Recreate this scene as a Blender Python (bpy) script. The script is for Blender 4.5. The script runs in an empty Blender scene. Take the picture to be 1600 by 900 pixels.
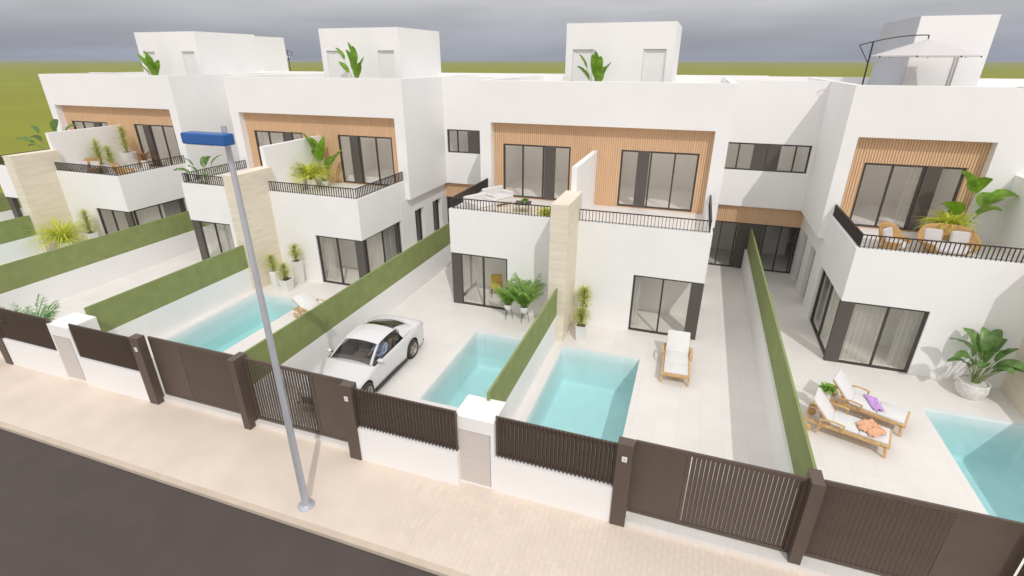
import bpy, bmesh, math, random
from mathutils import Vector, Matrix, noise
import numpy as np
random.seed(7)
S=bpy.context.scene; COL=S.collection
# ------------------------------------------------------------------ camera
F,PI_,YA,RO=800.88,0.41854,0.33381,-0.0011
cp,sp,cy,sy=math.cos(PI_),math.sin(PI_),math.cos(YA),math.sin(YA)
fw=Vector((-sy*cp,cy*cp,-sp)); rt=Vector((cy,sy,0)); dn=fw.cross(rt)
c_,s_=math.cos(RO),math.sin(RO)
r2=rt*c_+dn*s_; d2=-rt*s_+dn*c_
cam=bpy.data.cameras.new('camera'); co=bpy.data.objects.new('camera',cam); COL.objects.link(co)
m=Matrix.Identity(4)
for i in range(3):
    m[i][0]=r2[i]; m[i][1]=-d2[i]; m[i][2]=-fw[i]
m[0][3],m[1][3],m[2][3]=0,0,9.5
co.matrix_world=m
cam.sensor_width=36; cam.lens=F/1600*36; cam.clip_start=.05; cam.clip_end=20000
S.camera=co
# ------------------------------------------------------------------ light
SUN_EL=math.radians(47); sdir=Vector((-.52,.854,0)).normalized()
ray=Vector((sdir.x*math.cos(SUN_EL),sdir.y*math.cos(SUN_EL),-math.sin(SUN_EL)))
sl=bpy.data.lights.new('sun','SUN'); sl.energy=2.8; sl.angle=math.radians(.6); sl.color=(1,.965,.93)
so=bpy.data.objects.new('sun',sl); COL.objects.link(so); so.rotation_euler=(-ray).to_track_quat('Z','Y').to_euler()
W=bpy.data.worlds.new('World'); S.world=W; W.use_nodes=True
nt=W.node_tree; nt.nodes.clear()
def N(nt,t,**k):
    n=nt.nodes.new(t)
    for a,b in k.items(): setattr(n,a,b)
    return n
out=N(nt,'ShaderNodeOutputWorld'); bg=N(nt,'ShaderNodeBackground'); bg.inputs[1].default_value=.1
sky=N(nt,'ShaderNodeTexSky',sky_type='NISHITA',sun_disc=False,sun_elevation=SUN_EL,sun_rotation=math.atan2(-ray.x,-ray.y))
tc=N(nt,'ShaderNodeTexCoord'); sep=N(nt,'ShaderNodeSeparateXYZ'); nt.links.new(tc.outputs['Generated'],sep.inputs[0])
rmp=N(nt,'ShaderNodeValToRGB'); nt.links.new(sep.outputs[2],rmp.inputs[0])
el=rmp.color_ramp.elements
el[0].position=0.0; el[0].color=(.38,.41,.50,1); el[1].position=.6; el[1].color=(1.3,1.28,1.28,1)
for p_,c in ((.02,(.41,.43,.50,1)),(.05,(.51,.525,.58,1)),(.09,(.68,.675,.69,1)),(.16,(.82,.81,.82,1)),(.28,(1.04,1.03,1.04,1))):
    e=el.new(p_); e.color=c
mp=N(nt,'ShaderNodeMapping'); mp.inputs['Scale'].default_value=(1.2,1.2,9); nt.links.new(tc.outputs['Generated'],mp.inputs[0])
nz=N(nt,'ShaderNodeTexNoise'); nz.inputs['Scale'].default_value=2.2; nz.inputs['Detail'].default_value=3; nt.links.new(mp.outputs[0],nz.inputs[0])
mr=N(nt,'ShaderNodeMapRange'); mr.inputs[1].default_value=.3; mr.inputs[2].default_value=.7; mr.inputs[1].default_value=.35; mr.inputs[2].default_value=.65; mr.inputs[3].default_value=14.2; mr.inputs[4].default_value=18.2; nt.links.new(nz.outputs[0],mr.inputs[0])
mul=N(nt,'ShaderNodeVectorMath',operation='SCALE'); nt.links.new(rmp.outputs[0],mul.inputs[0]); nt.links.new(mr.outputs[0],mul.inputs['Scale'])
mx=N(nt,'ShaderNodeMix',data_type='RGBA'); mx.inputs[0].default_value=.9
nt.links.new(sky.outputs[0],mx.inputs[6]); nt.links.new(mul.outputs[0],mx.inputs[7]); nt.links.new(mx.outputs[2],bg.inputs[0]); nt.links.new(bg.outputs[0],out.inputs[0])
S.view_settings.view_transform='Standard'; S.view_settings.look='None'; S.view_settings.exposure=-.92; S.view_settings.gamma=1
S.cycles.max_bounces=10; S.cycles.transparent_max_bounces=16; S.cycles.diffuse_bounces=6

# ------------------------------------------------------------------ haze
def haze():
    me=bpy.data.meshes.new('haze'); X0,X1,Y0,Y1,Z0,Z1=-9100,9100,-410,12100,-1.4,11.6
    v=[(x,y,z) for z in (Z0,Z1) for y in (Y0,Y1) for x in (X0,X1)]
    me.from_pydata(v,[],[(0,2,3,1),(4,5,7,6),(0,1,5,4),(2,6,7,3),(0,4,6,2),(1,3,7,5)]); o=bpy.data.objects.new('haze',me); COL.objects.link(o); o['kind']='stuff'
    M=bpy.data.materials.new('haze'); M.use_nodes=True; t=M.node_tree; t.nodes.clear(); a=N(t,'ShaderNodeOutputMaterial'); p=N(t,'ShaderNodeVolumePrincipled')
    p.inputs['Color'].default_value=(.62,.67,.80,1); p.inputs['Density'].default_value=.0002; t.links.new(p.outputs[0],a.inputs['Volume']); me.materials.append(M)
haze()
# ------------------------------------------------------------------ materials
def mat(name,col,rough=.6,metal=0,var=0,vscale=3,bump=0,bscale=40,spec=.5,coat=0,sss=0,coords='Object',stretch=None):
    M=bpy.data.materials.new(name); M.use_nodes=True; t=M.node_tree; b=t.nodes['Principled BSDF']
    b.inputs['Base Color'].default_value=(*col,1); b.inputs['Roughness'].default_value=rough; b.inputs['Metallic'].default_value=metal
    b.inputs['Specular IOR Level'].default_value=spec; b.inputs['Coat Weight'].default_value=coat
    tcn=N(t,'ShaderNodeTexCoord'); src=tcn.outputs[coords]
    if stretch:
        mpn=N(t,'ShaderNodeMapping'); mpn.inputs['Scale'].default_value=stretch; t.links.new(src,mpn.inputs[0]); src=mpn.outputs[0]
    if var:
        n=N(t,'ShaderNodeTexNoise'); n.inputs['Scale'].default_value=vscale; n.inputs['Detail'].default_value=5; t.links.new(src,n.inputs[0])
        h=N(t,'ShaderNodeMapRange'); h.inputs[1].default_value=.3; h.inputs[2].default_value=.7; h.inputs[3].default_value=1-var; h.inputs[4].default_value=1+var; t.links.new(n.outputs[0],h.inputs[0])
        v=N(t,'ShaderNodeVectorMath',operation='SCALE'); v.inputs[0].default_value=col; t.links.new(h.outputs[0],v.inputs['Scale']); t.links.new(v.outputs[0],b.inputs['Base Color'])
    if bump:
        n=N(t,'ShaderNodeTexNoise'); n.inputs['Scale'].default_value=bscale; n.inputs['Detail'].default_value=4; t.links.new(src,n.inputs[0])
        bp=N(t,'ShaderNodeBump'); bp.inputs['Strength'].default_value=bump; bp.inputs['Distance'].default_value=.01; t.links.new(n.outputs[0],bp.inputs['Height']); t.links.new(bp.outputs[0],b.inputs['Normal'])
    return M
MT={}
MT['plaster']=mat('white_plaster',(.87,.86,.85),.85,var=.02,vscale=.7,bump=.15,bscale=30,spec=.2)
MT['trim']=mat('white_coping',(.82,.81,.80),.7,spec=.3)
MT['inner']=mat('inner_wall',(.91,.89,.86),.9,spec=.1)
MT['brown']=mat('brown_metal',(.112,.084,.066),.5,var=.06,vscale=1.5,spec=.4)
MT['rail']=mat('rail_metal',(.035,.028,.024),.45,spec=.4)
MT['frame']=mat('window_frame',(.062,.052,.046),.45,spec=.4)
MT['dpanel']=mat('dark_panel',(.10,.088,.078),.45,spec=.4)
MT['wood']=mat('wood_slat',(.73,.49,.295),.6,var=.07,vscale=6,stretch=(1,1,.15))
MT['woodb']=mat('wood_backing',(.55,.34,.19),.7)
MT['teak']=mat('teak',(.62,.40,.18),.5,var=.2,vscale=9,stretch=(1,1,1))
MT['canopy']=mat('canopy_cloth',(.62,.60,.59),.9,spec=.1)
MT['tower_shade']=mat('painted_blue_shade',(.48,.49,.54),.8,var=.03,vscale=.6)  # bluish shade of the tower side, put into the base colour
MT['linen']=mat('grey_linen',(.60,.57,.56),.9,var=.05,vscale=8,spec=.1)
MT['cushion']=mat('white_cushion',(.74,.725,.715),.9,var=.03,vscale=4,bump=.3,bscale=60,spec=.1)
MT['stone']=mat('travertine',(.78,.70,.57),.8,var=.07,vscale=2.2,bump=.25,bscale=9,stretch=(.6,.6,3))
MT['rattan']=mat('rattan',(.50,.30,.11),.6,var=.25,vscale=30,bump=.8,bscale=90)
MT['soil']=mat('soil',(.05,.035,.025),.95,var=.3,vscale=30,bump=1,bscale=60)
MT['pot']=mat('white_pot',(.78,.77,.75),.55,var=.03,vscale=5)
MT['potm']=mat('mottled_pot',(.74,.71,.69),.6,var=.14,vscale=9)
MT['green']=mat('leaf_green',(.14,.38,.07),.45,var=.3,vscale=5,spec=.5)
MT['banana']=mat('broad_leaf',(.15,.27,.07),.38,var=.35,vscale=6,spec=.6)
MT['bananab']=mat('bright_broad_leaf',(.20,.38,.03),.4,var=.3,vscale=6,spec=.5)
MT['lime']=mat('lime_leaf',(.66,.70,.10),.5,var=.35,vscale=12)
MT['yucca']=mat('yucca_leaf',(.60,.63,.20),.5,var=.4,vscale=12)
MT['palm']=mat('palm_leaf',(.30,.50,.09),.45,var=.35,vscale=8)
MT['dry']=mat('dry_leaf',(.30,.14,.06),.7,var=.4,vscale=12)
MT['stem']=mat('stem',(.22,.27,.08),.6,var=.2,vscale=8)
for k in ('green','banana','bananab','lime','yucca','palm','dry'):
    M=MT[k]; t=M.node_tree; b=t.nodes['Principled BSDF']; o=[n for n in t.nodes if n.type=='OUTPUT_MATERIAL'][0]; src=b.inputs['Base Color'].links[0].from_socket
    tl=N(t,'ShaderNodeBsdfTranslucent'); t.links.new(src,tl.inputs[0]); ms=N(t,'ShaderNodeMixShader'); ms.inputs[0].default_value=.35; t.links.new(b.outputs[0],ms.inputs[1]); t.links.new(tl.outputs[0],ms.inputs[2]); t.links.new(ms.outputs[0],o.inputs['Surface'])
MT['asphalt']=mat('asphalt',(.088,.071,.066),.85,var=.07,vscale=1.2,bump=.5,bscale=150,spec=.3)
MT['kerb']=mat('kerb_stone',(.60,.50,.40),.8,var=.06,vscale=2)
MT['pave']=mat('paver',(.73,.625,.53),.8,var=.06,vscale=.8,bump=.3,bscale=60,spec=.25,coords='Object')
MT['pave2']=mat('paver_pink',(.735,.617,.53),.8,var=.05,vscale=2,spec=.25)
MT['pave3']=mat('paver_sand',(.725,.625,.525),.8,var=.05,vscale=2,spec=.25)
MT['field']=mat('grass_field',(.245,.258,.040),.95,var=.07,vscale=.03,spec=.05)
MT['steel']=mat('galvanised_steel',(.47,.49,.54),.45,metal=.25,var=.06,vscale=3)
MT['blue']=mat('blue_paint',(.008,.10,.34),.4,spec=.5)
MT['carpaint']=mat('car_paint',(.70,.69,.69),.3,spec=.5,coat=.4)
MT['black']=mat('black_plastic',(.02,.02,.02),.5)
MT['tyre']=mat('tyre_rubber',(.045,.04,.038),.8)
MT['rim']=mat('alloy_rim',(.42,.39,.36),.35,metal=.6)
MT['seat']=mat('car_seat',(.22,.18,.15),.6)
MT['dash']=mat('dashboard',(.17,.145,.13),.6)
MT['skin']=mat('skin',(.55,.30,.20),.5)
MT['shirt']=mat('blue_shirt',(.38,.50,.70),.8)
MT['navy']=mat('navy_cloth',(.03,.07,.17),.8)
MT['hair']=mat('dark_hair',(.06,.04,.03),.7)
MT['panelg']=mat('grey_hatch',(.62,.57,.53),.6)
MT['white']=mat('white_paint',(.82,.82,.81),.5)
MT['lilac']=mat('lilac_cloth',(.62,.36,.75),.9,var=.15,vscale=20)
MT['peach']=mat('peach_cloth',(.80,.44,.27),.9,var=.25,vscale=30)
MT['yellow']=mat('mustard_fabric',(.72,.50,.06),.8)
MT['concrete']=mat('cast_stone',(.60,.58,.56),.8,var=.05)
def mat_screen():
    M=mat('green_screen_weave',(.25,.30,.105),.8,var=.09,vscale=2.5,bump=.2,bscale=50); t=M.node_tree; b=t.nodes['Principled BSDF']
    tcn=N(t,'ShaderNodeTexCoord'); br=N(t,'ShaderNodeTexWave',wave_type='BANDS',bands_direction='Z'); br.inputs['Scale'].default_value=14; br.inputs['Distortion'].default_value=1.5; br.inputs['Detail'].default_value=3
    t.links.new(tcn.outputs['Object'],br.inputs[0]); h=N(t,'ShaderNodeMapRange'); h.inputs[3].default_value=.93; h.inputs[4].default_value=1.05; t.links.new(br.outputs[1],h.inputs[0])
    l=b.inputs['Base Color'].links[0].from_socket; v=N(t,'ShaderNodeVectorMath',operation='SCALE'); t.links.new(l,v.inputs[0]); t.links.new(h.outputs[0],v.inputs['Scale']); t.links.new(v.outputs[0],b.inputs['Base Color'])
    return M
MT['screen']=mat_screen()
def mat_tiles(name,col,size,mortar,contrast):
    M=bpy.data.materials.new(name); M.use_nodes=True; t=M.node_tree; b=t.nodes['Principled BSDF']; b.inputs['Roughness'].default_value=.6; b.inputs['Specular IOR Level'].default_value=.3
    tcn=N(t,'ShaderNodeTexCoord'); br=N(t,'ShaderNodeTexBrick'); br.offset=0; br.inputs['Scale'].default_value=1
    br.inputs['Brick Width'].default_value=size; br.inputs['Row Height'].default_value=size; br.inputs['Mortar Size'].default_value=mortar; br.inputs['Bias'].default_value=0
    br.inputs['Color1'].default_value=(*[c*1.01 for c in col],1); br.inputs['Color2'].default_value=(*[c*.975 for c in col],1); br.inputs['Mortar'].default_value=(*[c*contrast for c in col],1)
    t.links.new(tcn.outputs['Object'],br.inputs[0])
    n=N(t,'ShaderNodeTexNoise'); n.inputs['Scale'].default_value=.8; n.inputs['Detail'].default_value=4; t.links.new(tcn.outputs['Object'],n.inputs[0])
    h=N(t,'ShaderNodeMapRange'); h.inputs[1].default_value=.3; h.inputs[2].default_value=.7; h.inputs[3].default_value=.965; h.inputs[4].default_value=1.02; t.links.new(n.outputs[0],h.inputs[0])
    v=N(t,'ShaderNodeVectorMath',operation='SCALE'); t.links.new(br.outputs[0],v.inputs[0]); t.links.new(h.outputs[0],v.inputs['Scale']); t.links.new(v.outputs[0],b.inputs['Base Color'])
    return M
MT['patio']=mat_tiles('patio_tile',(.785,.755,.72),.6,.005,.88)
MT['pooltile']=mat('pool_render',(.76,.78,.78),.5,var=.03,vscale=2)
def mat_glass(name,tint,refl=1.0):
    M=bpy.data.materials.new(name); M.use_nodes=True; t=M.node_tree; t.nodes.clear(); o=N(t,'ShaderNodeOutputMaterial')
    tr=N(t,'ShaderNodeBsdfTransparent'); tr.inputs[0].default_value=(*tint,1); gl=N(t,'ShaderNodeBsdfGlossy'); gl.inputs['Roughness'].default_value=.02; gl.inputs[0].default_value=(refl,refl,refl,1)
    fr=N(t,'ShaderNodeFresnel'); fr.inputs[0].default_value=1.45; mxs=N(t,'ShaderNodeMixShader')
    ge=N(t,'ShaderNodeNewGeometry'); mm_=N(t,'ShaderNodeMath',operation='SUBTRACT'); mm_.inputs[0].default_value=1; t.links.new(ge.outputs['Backfacing'],mm_.inputs[1])
    m3=N(t,'ShaderNodeMath',operation='MULTIPLY'); t.links.new(fr.outputs[0],m3.inputs[0]); t.links.new(mm_.outputs[0],m3.inputs[1])
    t.links.new(m3.outputs[0],mxs.inputs[0]); t.links.new(tr.outputs[0],mxs.inputs[1]); t.links.new(gl.outputs[0],mxs.inputs[2]); t.links.new(mxs.outputs[0],o.inputs[0])
    return M
MT['glass']=mat_glass('window_glass',(.98,.98,.97)); MT['carglass']=mat_glass('car_glass',(.80,.80,.80)); MT['privacy']=mat_glass('dark_glass',(.30,.29,.28))
def mat_water():
    M=mat_glass('pool_water',(.97,1,1),.8); t=M.node_tree; o=[n for n in t.nodes if n.type=='OUTPUT_MATERIAL'][0]
    va=N(t,'ShaderNodeVolumeAbsorption'); va.inputs[0].default_value=(.34,.885,.895,1); va.inputs[1].default_value=.20; t.links.new(va.outputs[0],o.inputs['Volume'])
    gl=[n for n in t.nodes if n.type=='BSDF_GLOSSY'][0]; gl.inputs['Roughness'].default_value=.06
    return M
MT['water']=mat_water()
def mat_curtain():
    M=bpy.data.materials.new('sheer_curtain'); M.use_nodes=True; t=M.node_tree; t.nodes.clear(); o=N(t,'ShaderNodeOutputMaterial')
    tr=N(t,'ShaderNodeBsdfTransparent'); d=N(t,'ShaderNodeBsdfDiffuse'); d.inputs[0].default_value=(.9,.88,.85,1); tl=N(t,'ShaderNodeBsdfTranslucent'); tl.inputs[0].default_value=(.9,.88,.85,1)
    a=N(t,'ShaderNodeMixShader'); a.inputs[0].default_value=.5; t.links.new(d.outputs[0],a.inputs[1]); t.links.new(tl.outputs[0],a.inputs[2])
    b=N(t,'ShaderNodeMixShader'); b.inputs[0].default_value=.42; t.links.new(tr.outputs[0],b.inputs[1]); t.links.new(a.outputs[0],b.inputs[2]); t.links.new(b.outputs[0],o.inputs[0])
    return M
MT['curtain']=mat_curtain()
def mat_opal():
    M=bpy.data.materials.new('added_light_diffuser'); M.use_nodes=True; t=M.node_tree; t.nodes.clear(); o=N(t,'ShaderNodeOutputMaterial')
    d=N(t,'ShaderNodeBsdfTransparent'); d.inputs[0].default_value=(.25,.25,.25,1); tl=N(t,'ShaderNodeBsdfTranslucent'); tl.inputs[0].default_value=(.97,.96,.94,1)
    a=N(t,'ShaderNodeMixShader'); a.inputs[0].default_value=.95; t.links.new(d.outputs[0],a.inputs[1]); t.links.new(tl.outputs[0],a.inputs[2]); t.links.new(a.outputs[0],o.inputs[0]); return M
MT['opal']=mat_opal()  # translucent sheet for the light panels added in the roofs

# ------------------------------------------------------------------ builders
def tag(o,label=None,cat=None,group=None,kind=None):
    if label: o['label']=label
    if cat: o['category']=cat
    if group: o['group']=group
    if kind: o['kind']=kind
    return o
def thing(name,label,cat,loc=(0,0,0),rz=0,group=None):
    o=bpy.data.objects.new(name,None); o.empty_display_size=.1; COL.objects.link(o); o.location=loc; o.rotation_euler=(0,0,rz)
    return tag(o,label,cat,group)
class MB:
    def __init__(s): s.v=[]; s.f=[]; s.smooth=[]; s.mi=[]; s.cur=0; s.base=None
    def add(s,vs,fs,sm=False):
        n=len(s.v); s.v+= [tuple(v) for v in vs]; s.f+=[tuple(i+n for i in f) for f in fs]; s.smooth+=[sm]*len(fs); s.mi+=[s.cur]*len(fs); return s
    def box(s,x0,x1,y0,y1,z0,z1):
        x0,x1=min(x0,x1),max(x0,x1); y0,y1=min(y0,y1),max(y0,y1); z0,z1=min(z0,z1),max(z0,z1)
        v=[(x,y,z) for z in (z0,z1) for y in (y0,y1) for x in (x0,x1)]
        return s.add(v,[(0,2,3,1),(4,5,7,6),(0,1,5,4),(2,6,7,3),(0,4,6,2),(1,3,7,5)])
    def bbox(s,x0,x1,y0,y1,z0,z1,b=.02):   # box with chamfered vertical and top edges
        x0,x1=min(x0,x1),max(x0,x1); y0,y1=min(y0,y1),max(y0,y1)
        def ring(i,z): return [(x0+b+i,y0+i,z),(x1-b-i,y0+i,z),(x1-i,y0+b+i,z),(x1-i,y1-b-i,z),(x1-b-i,y1-i,z),(x0+b+i,y1-i,z),(x0+i,y1-b-i,z),(x0+i,y0+b+i,z)]
        R=[ring(b*.5,z0),ring(0,z0+b),ring(0,z1-b),ring(b*.5,z1-b*.25),ring(b,z1)]
        v=[p for r in R for p in r]; f=[tuple(range(7,-1,-1)),tuple(range(32,40))]
        for k in range(4):
            for i in range(8): f.append((k*8+i,k*8+(i+1)%8,(k+1)*8+(i+1)%8,(k+1)*8+i))
        return s.add(v,f)
    def tube(s,pts,r,n=8,cap=True,sm=True):
        pts=[Vector(p) for p in pts]; rs=r if isinstance(r,(list,tuple)) else [r]*len(pts); vs=[]; prev=None
        for i,p in enumerate(pts):
            d=(pts[min(i+1,len(pts)-1)]-pts[max(i-1,0)]).normalized()
            if prev is None: a=d.orthogonal().normalized()
            else: a=(prev-d*prev.dot(d)).normalized()
            prev=a; b=d.cross(a)
            for k in range(n):
                t=2*math.pi*k/n; vs.append(p+(a*math.cos(t)+b*math.sin(t))*rs[i])
        fs=[(i*n+k,i*n+(k+1)%n,(i+1)*n+(k+1)%n,(i+1)*n+k) for i in range(len(pts)-1) for k in range(n)]
        s.add(vs,fs,sm)
        if cap: s.add([vs[k] for k in range(n)],[tuple(range(n-1,-1,-1))]); s.add(vs[-n:],[tuple(range(n))])
        return s
    def lathe(s,prof,c=(0,0,0),n=20,cap=True,sq=None):
        vs=[]
        for r,z in prof:
            for k in range(n):
                t=2*math.pi*(k+.5)/n; x,y=math.cos(t)*r,math.sin(t)*r
                if sq: q=max(abs(math.cos(t)),abs(math.sin(t))); x/=q**sq; y/=q**sq
                vs.append((c[0]+x,c[1]+y,c[2]+z))
        fs=[(i*n+k,i*n+(k+1)%n,(i+1)*n+(k+1)%n,(i+1)*n+k) for i in range(len(prof)-1) for k in range(n)]
        s.add(vs,fs,not sq and n>4)
        if cap: s.add(vs[:n],[tuple(range(n-1,-1,-1))]); s.add(vs[-n:],[tuple(range(n))])
        return s
    def grid(s,P,sm=True,close=False):
        R=len(P); Cn=len(P[0]); v=[p for r in P for p in r]
        f=[(i*Cn+j,i*Cn+(j+1)%Cn,(i+1)*Cn+(j+1)%Cn,(i+1)*Cn+j) for i in range(R-1) for j in range(Cn if close else Cn-1)]
        return s.add(v,f,sm)
    def bar(s,a,b,w,h,up=(0,0,1)):
        a,b=Vector(a),Vector(b); d=(b-a).normalized(); x=d.cross(Vector(up))
        x=x.normalized() if x.length>1e-4 else Vector((1,0,0)); y=x.cross(d)
        v=[p+x*i*w/2+y*j*h/2 for p in (a,b) for i,j in ((-1,-1),(1,-1),(1,1),(-1,1))]
        return s.add(v,[(0,1,2,3),(7,6,5,4),(0,4,5,1),(1,5,6,2),(2,6,7,3),(3,7,4,0)])
    def build(s,name,m,parent=None,world=True,loc=None,label=None):
        me=bpy.data.meshes.new(name); off=Vector((0,0,0))
        if parent is not None and world:
            q=parent
            while q: off+=q.location; q=q.parent
        L=Vector(loc) if loc else None
        vs=[tuple(Vector(v)-off-(L if L else Vector())) for v in s.v] if world else s.v
        me.from_pydata(vs,[],s.f); ms=m if isinstance(m,(list,tuple)) else [m]
        for q in ms: me.materials.append(MT[q])
        me.polygons.foreach_set('use_smooth',s.smooth); me.polygons.foreach_set('material_index',s.mi); me.update()
        o=bpy.data.objects.new(name,me); COL.objects.link(o)
        if parent is not None: o.parent=parent
        if L: o.location=L
        if label: o['label']=label
        return o
def B(*a): return MB().box(*a)
def inst(o,loc,parent=None,rot=None,name=None):
    c=o.copy(); COL.objects.link(c); c.location=loc
    if parent is not None: c.parent=parent
    if rot: c.rotation_euler=rot
    return c
def copy_tree(o,parent=None):
    c=o.copy(); COL.objects.link(c)
    if parent is not None: c.parent=parent
    for ch in [x for x in bpy.data.objects if x.parent==o]: copy_tree(ch,c)
    return c
CH={}
def copy_fast(o,parent=None):
    c=o.copy(); COL.objects.link(c)
    if parent is not None: c.parent=parent
    for ch in o.children: copy_fast(ch,c)
    return c
def structure(o): o['kind']='structure'; return o

CX,PP=-3.875,13.853
PAIR=[CX+PP*k for k in (-2,-1,0)]
G=.15
# ------------------------------------------------------------------ ground
mb=MB(); mb.box(-9000,9000,31.2,12000,-.3,0); mb.box(-9000,-46,6.43,31.2,-.3,0); mb.box(22,9000,6.43,31.2,-.3,0)
structure(mb.build('ground','field'))
structure(B(-9000,9000,-3,6.43,-.4,-.1).build('road','asphalt'))
structure(B(-9000,9000,-400,-3,-.4,-.02).build('far_pavement','pave'))
structure(B(-60,40,6.28,6.43,-.3,0).build('kerb','kerb'))
# pavement: bed, single pavers near the camera, joined pavers around them
side=structure(B(-60,40,6.43,8.72,-.3,-.012).build('pavement','pave'))
bed=B(-60,-5.5,6.43,8.72,-.011,0); bed.box(8,40,6.43,8.72,-.011,0); bed.build('paving_surface','pave',side)['kind']='stuff'
pw,pl=.125,.25; pr=[]
for i in range(int(13.5/pw)):
    x0=-5.5+i*pw
    off=(i%2)*pl/2
    for j in range(-1,10):
        y0=6.43+j*pl+off; y1=min(y0+pl,8.72); y0=max(y0,6.43)
        if y1-y0>.03: pr.append((x0,y0,x0+pw,y1))
rr=random.Random(3)
near=[p for p in pr if p[1]>7.15 and -.4<p[0]<4.9 and p[3]-p[1]>.24]
near=sorted(near,key=lambda p:(p[0]-2.2)**2+(p[1]-7.5)**2)[:300]
ns=set(near)
proto=[B(-pw/2+.0008,pw/2-.0008,-pl/2+.0008,pl/2-.0008,-.011,0).build('paver',k) for k in ('pave','pave2','pave3')]
for k,p in enumerate(near):
    l=((p[0]+p[2])/2,(p[1]+p[3])/2,rr.uniform(-.001,.001)); a=proto[k%3 if rr.random()<.5 else 0]
    if a.parent is None: a.parent=side; a.location=l
    else: inst(a,l,side)
mb=MB()
for p in pr:
    if p in ns: continue
    mb.cur=rr.choice((0,0,1,2)); mb.box(p[0]+.0008,p[2]-.0008,p[1]+.0008,p[3]-.0008,-.011,rr.uniform(-.001,.001))
mb.build('paving_blocks',['pave','pave2','pave3'],side)['kind']='stuff'

# patio floor slabs with pool holes ; pools
POOLS=[]  # x0,x1,y0,y1
for cx in PAIR:
    POOLS.append((cx+.385,cx+3.09,11.15,15.7)); POOLS.append((cx-2.955,cx-.385,11.15,15.7))
RC=9.98; POOLS.append((7.37,10.02,11.15,15.7))
POOLS.sort(); FX0,FX1=-46,22
def holes_floor(x0,x1,y0,y1,z0,z1,holes):
    mb=MB(); hs=[h for h in holes]
    mb.box(x0,x1,y0,hs[0][2],z0,z1); mb.box(x0,x1,hs[0][3],y1,z0,z1); x=x0
    for h in hs:
        mb.box(x,h[0],h[2],h[3],z0,z1); x=h[1]
    mb.box(x,x1,hs[0][2],hs[0][3],z0,z1); return mb
structure(holes_floor(FX0,FX1,8.68,31.2,-.02,G,POOLS).build('patio','patio'))
wx=['left of the far left villa garden','behind the left garden screen','beside the garden of the palm pots','in the long garden left of the white car','beside the white car','behind the front fence with the single sun lounger','beside the two sun loungers']
wl=['pool of the far left villa, its left garden','pool of the far left villa, its right garden','narrow turquoise pool behind the ribbed fence left of the meter pillar','turquoise pool behind the flat brown gate left of the lamp post','turquoise pool right of the white car','turquoise pool in front of the single sun lounger','turquoise pool beside the two sun loungers with towels']
for k,(x0,x1,y0,y1) in enumerate(POOLS):
    t=thing('swimming_pool',wl[k] if 'pool' in wl[k] else wl[k],'pool',((x0+x1)/2,(y0+y1)/2,0),0,'garden pools')
    d=-1.42; r=.12; mb=MB()
    # basin with rounded bottom corners
    def ring(i,z):
        pts=[]
        for cxx,cyy,a0 in ((x1-i-r,y1-i-r,0),(x0+i+r,y1-i-r,90),(x0+i+r,y0+i+r,180),(x1-i-r,y0+i+r,270)):
            for q in range(5):
                a=math.radians(a0+q*22.5); pts.append((cxx+r*math.cos(a),cyy+r*math.sin(a),z))
        return pts
    rr_=.02
    def sq(z,e=.004): return [(x1-e,y1-e,z)]*5+[(x0+e,y1-e,z)]*5+[(x0+e,y0+e,z)]*5+[(x1-e,y0+e,z)]*5
    P=[sq(G,-.0),sq(G+.001),sq(.05),ring(.004,-.3)]+[ring(.004+.15*(1-math.cos(a)),d+.15*(1-math.sin(a))) for a in [math.radians(b) for b in (0,25,50,70,90)]]
    r=.12; mb.grid(P,True,True); mb.add(P[-1],[tuple(range(len(P[-1])))]); 
    mb.build('basin','pooltile',t)
    mb=MB(); w=[(x0+.001,x1-.001,y0+.001,y1-.001)]
    b_=B(x0-.012,x1+.012,y0-.012,y1+.012,d-.05,.10); b_.build('water','water',t)

# ------------------------------------------------------------------ windows
def window(parent,axis,a0,a1,p,z0,z1,mull,panels=(),inward=1,fr=.07,dp=.10,name='window',frl=None):
    """axis 'x': window spans x a0..a1 at y=p ; axis 'y': spans y a0..a1 at x=p. inward = direction of inside"""
    def bx(mb,u0,u1,w0,w1,zz0,zz1):
        if axis=='x': mb.box(u0,u1,p+w0*inward,p+w1*inward,zz0,zz1)
        else: mb.box(p+w0*inward,p+w1*inward,u0,u1,zz0,zz1)
    lo,hi=min(a0,a1),max(a0,a1); f=MB()
    bx(f,lo,hi,0,dp,z0,z0+fr*.8); bx(f,lo,hi,0,dp,z1-fr,z1); bx(f,lo,lo+fr,0.001,dp-.001,z0,z1); bx(f,hi-fr,hi,0.001,dp-.001,z0,z1)
    for q in mull: bx(f,q-fr*.45,q+fr*.45,.01,dp-.02,z0+fr*.8,z1-fr)
    o=f.build(name,'frame',parent)
    cuts=sorted([lo+fr]+[q for q in mull]+[hi-fr]+[e for pr_ in panels for e in pr_])
    for u0,u1 in zip(cuts[:-1],cuts[1:]):
        if u1-u0<.08 or any(min(a)-.01<=u0 and u1<=max(a)+.01 for a in panels): continue
        g_=MB(); bx(g_,u0+.004,u1-.004,.045,.053,z0+fr*.8,z1-fr); g_.build('pane','glass',o)
    for a,b in panels:
        g_=MB(); bx(g_,a,b,-.02,.12,z0+.003,z1-.003); g_.build('blind_panel','dpanel',o)
    return o
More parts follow.
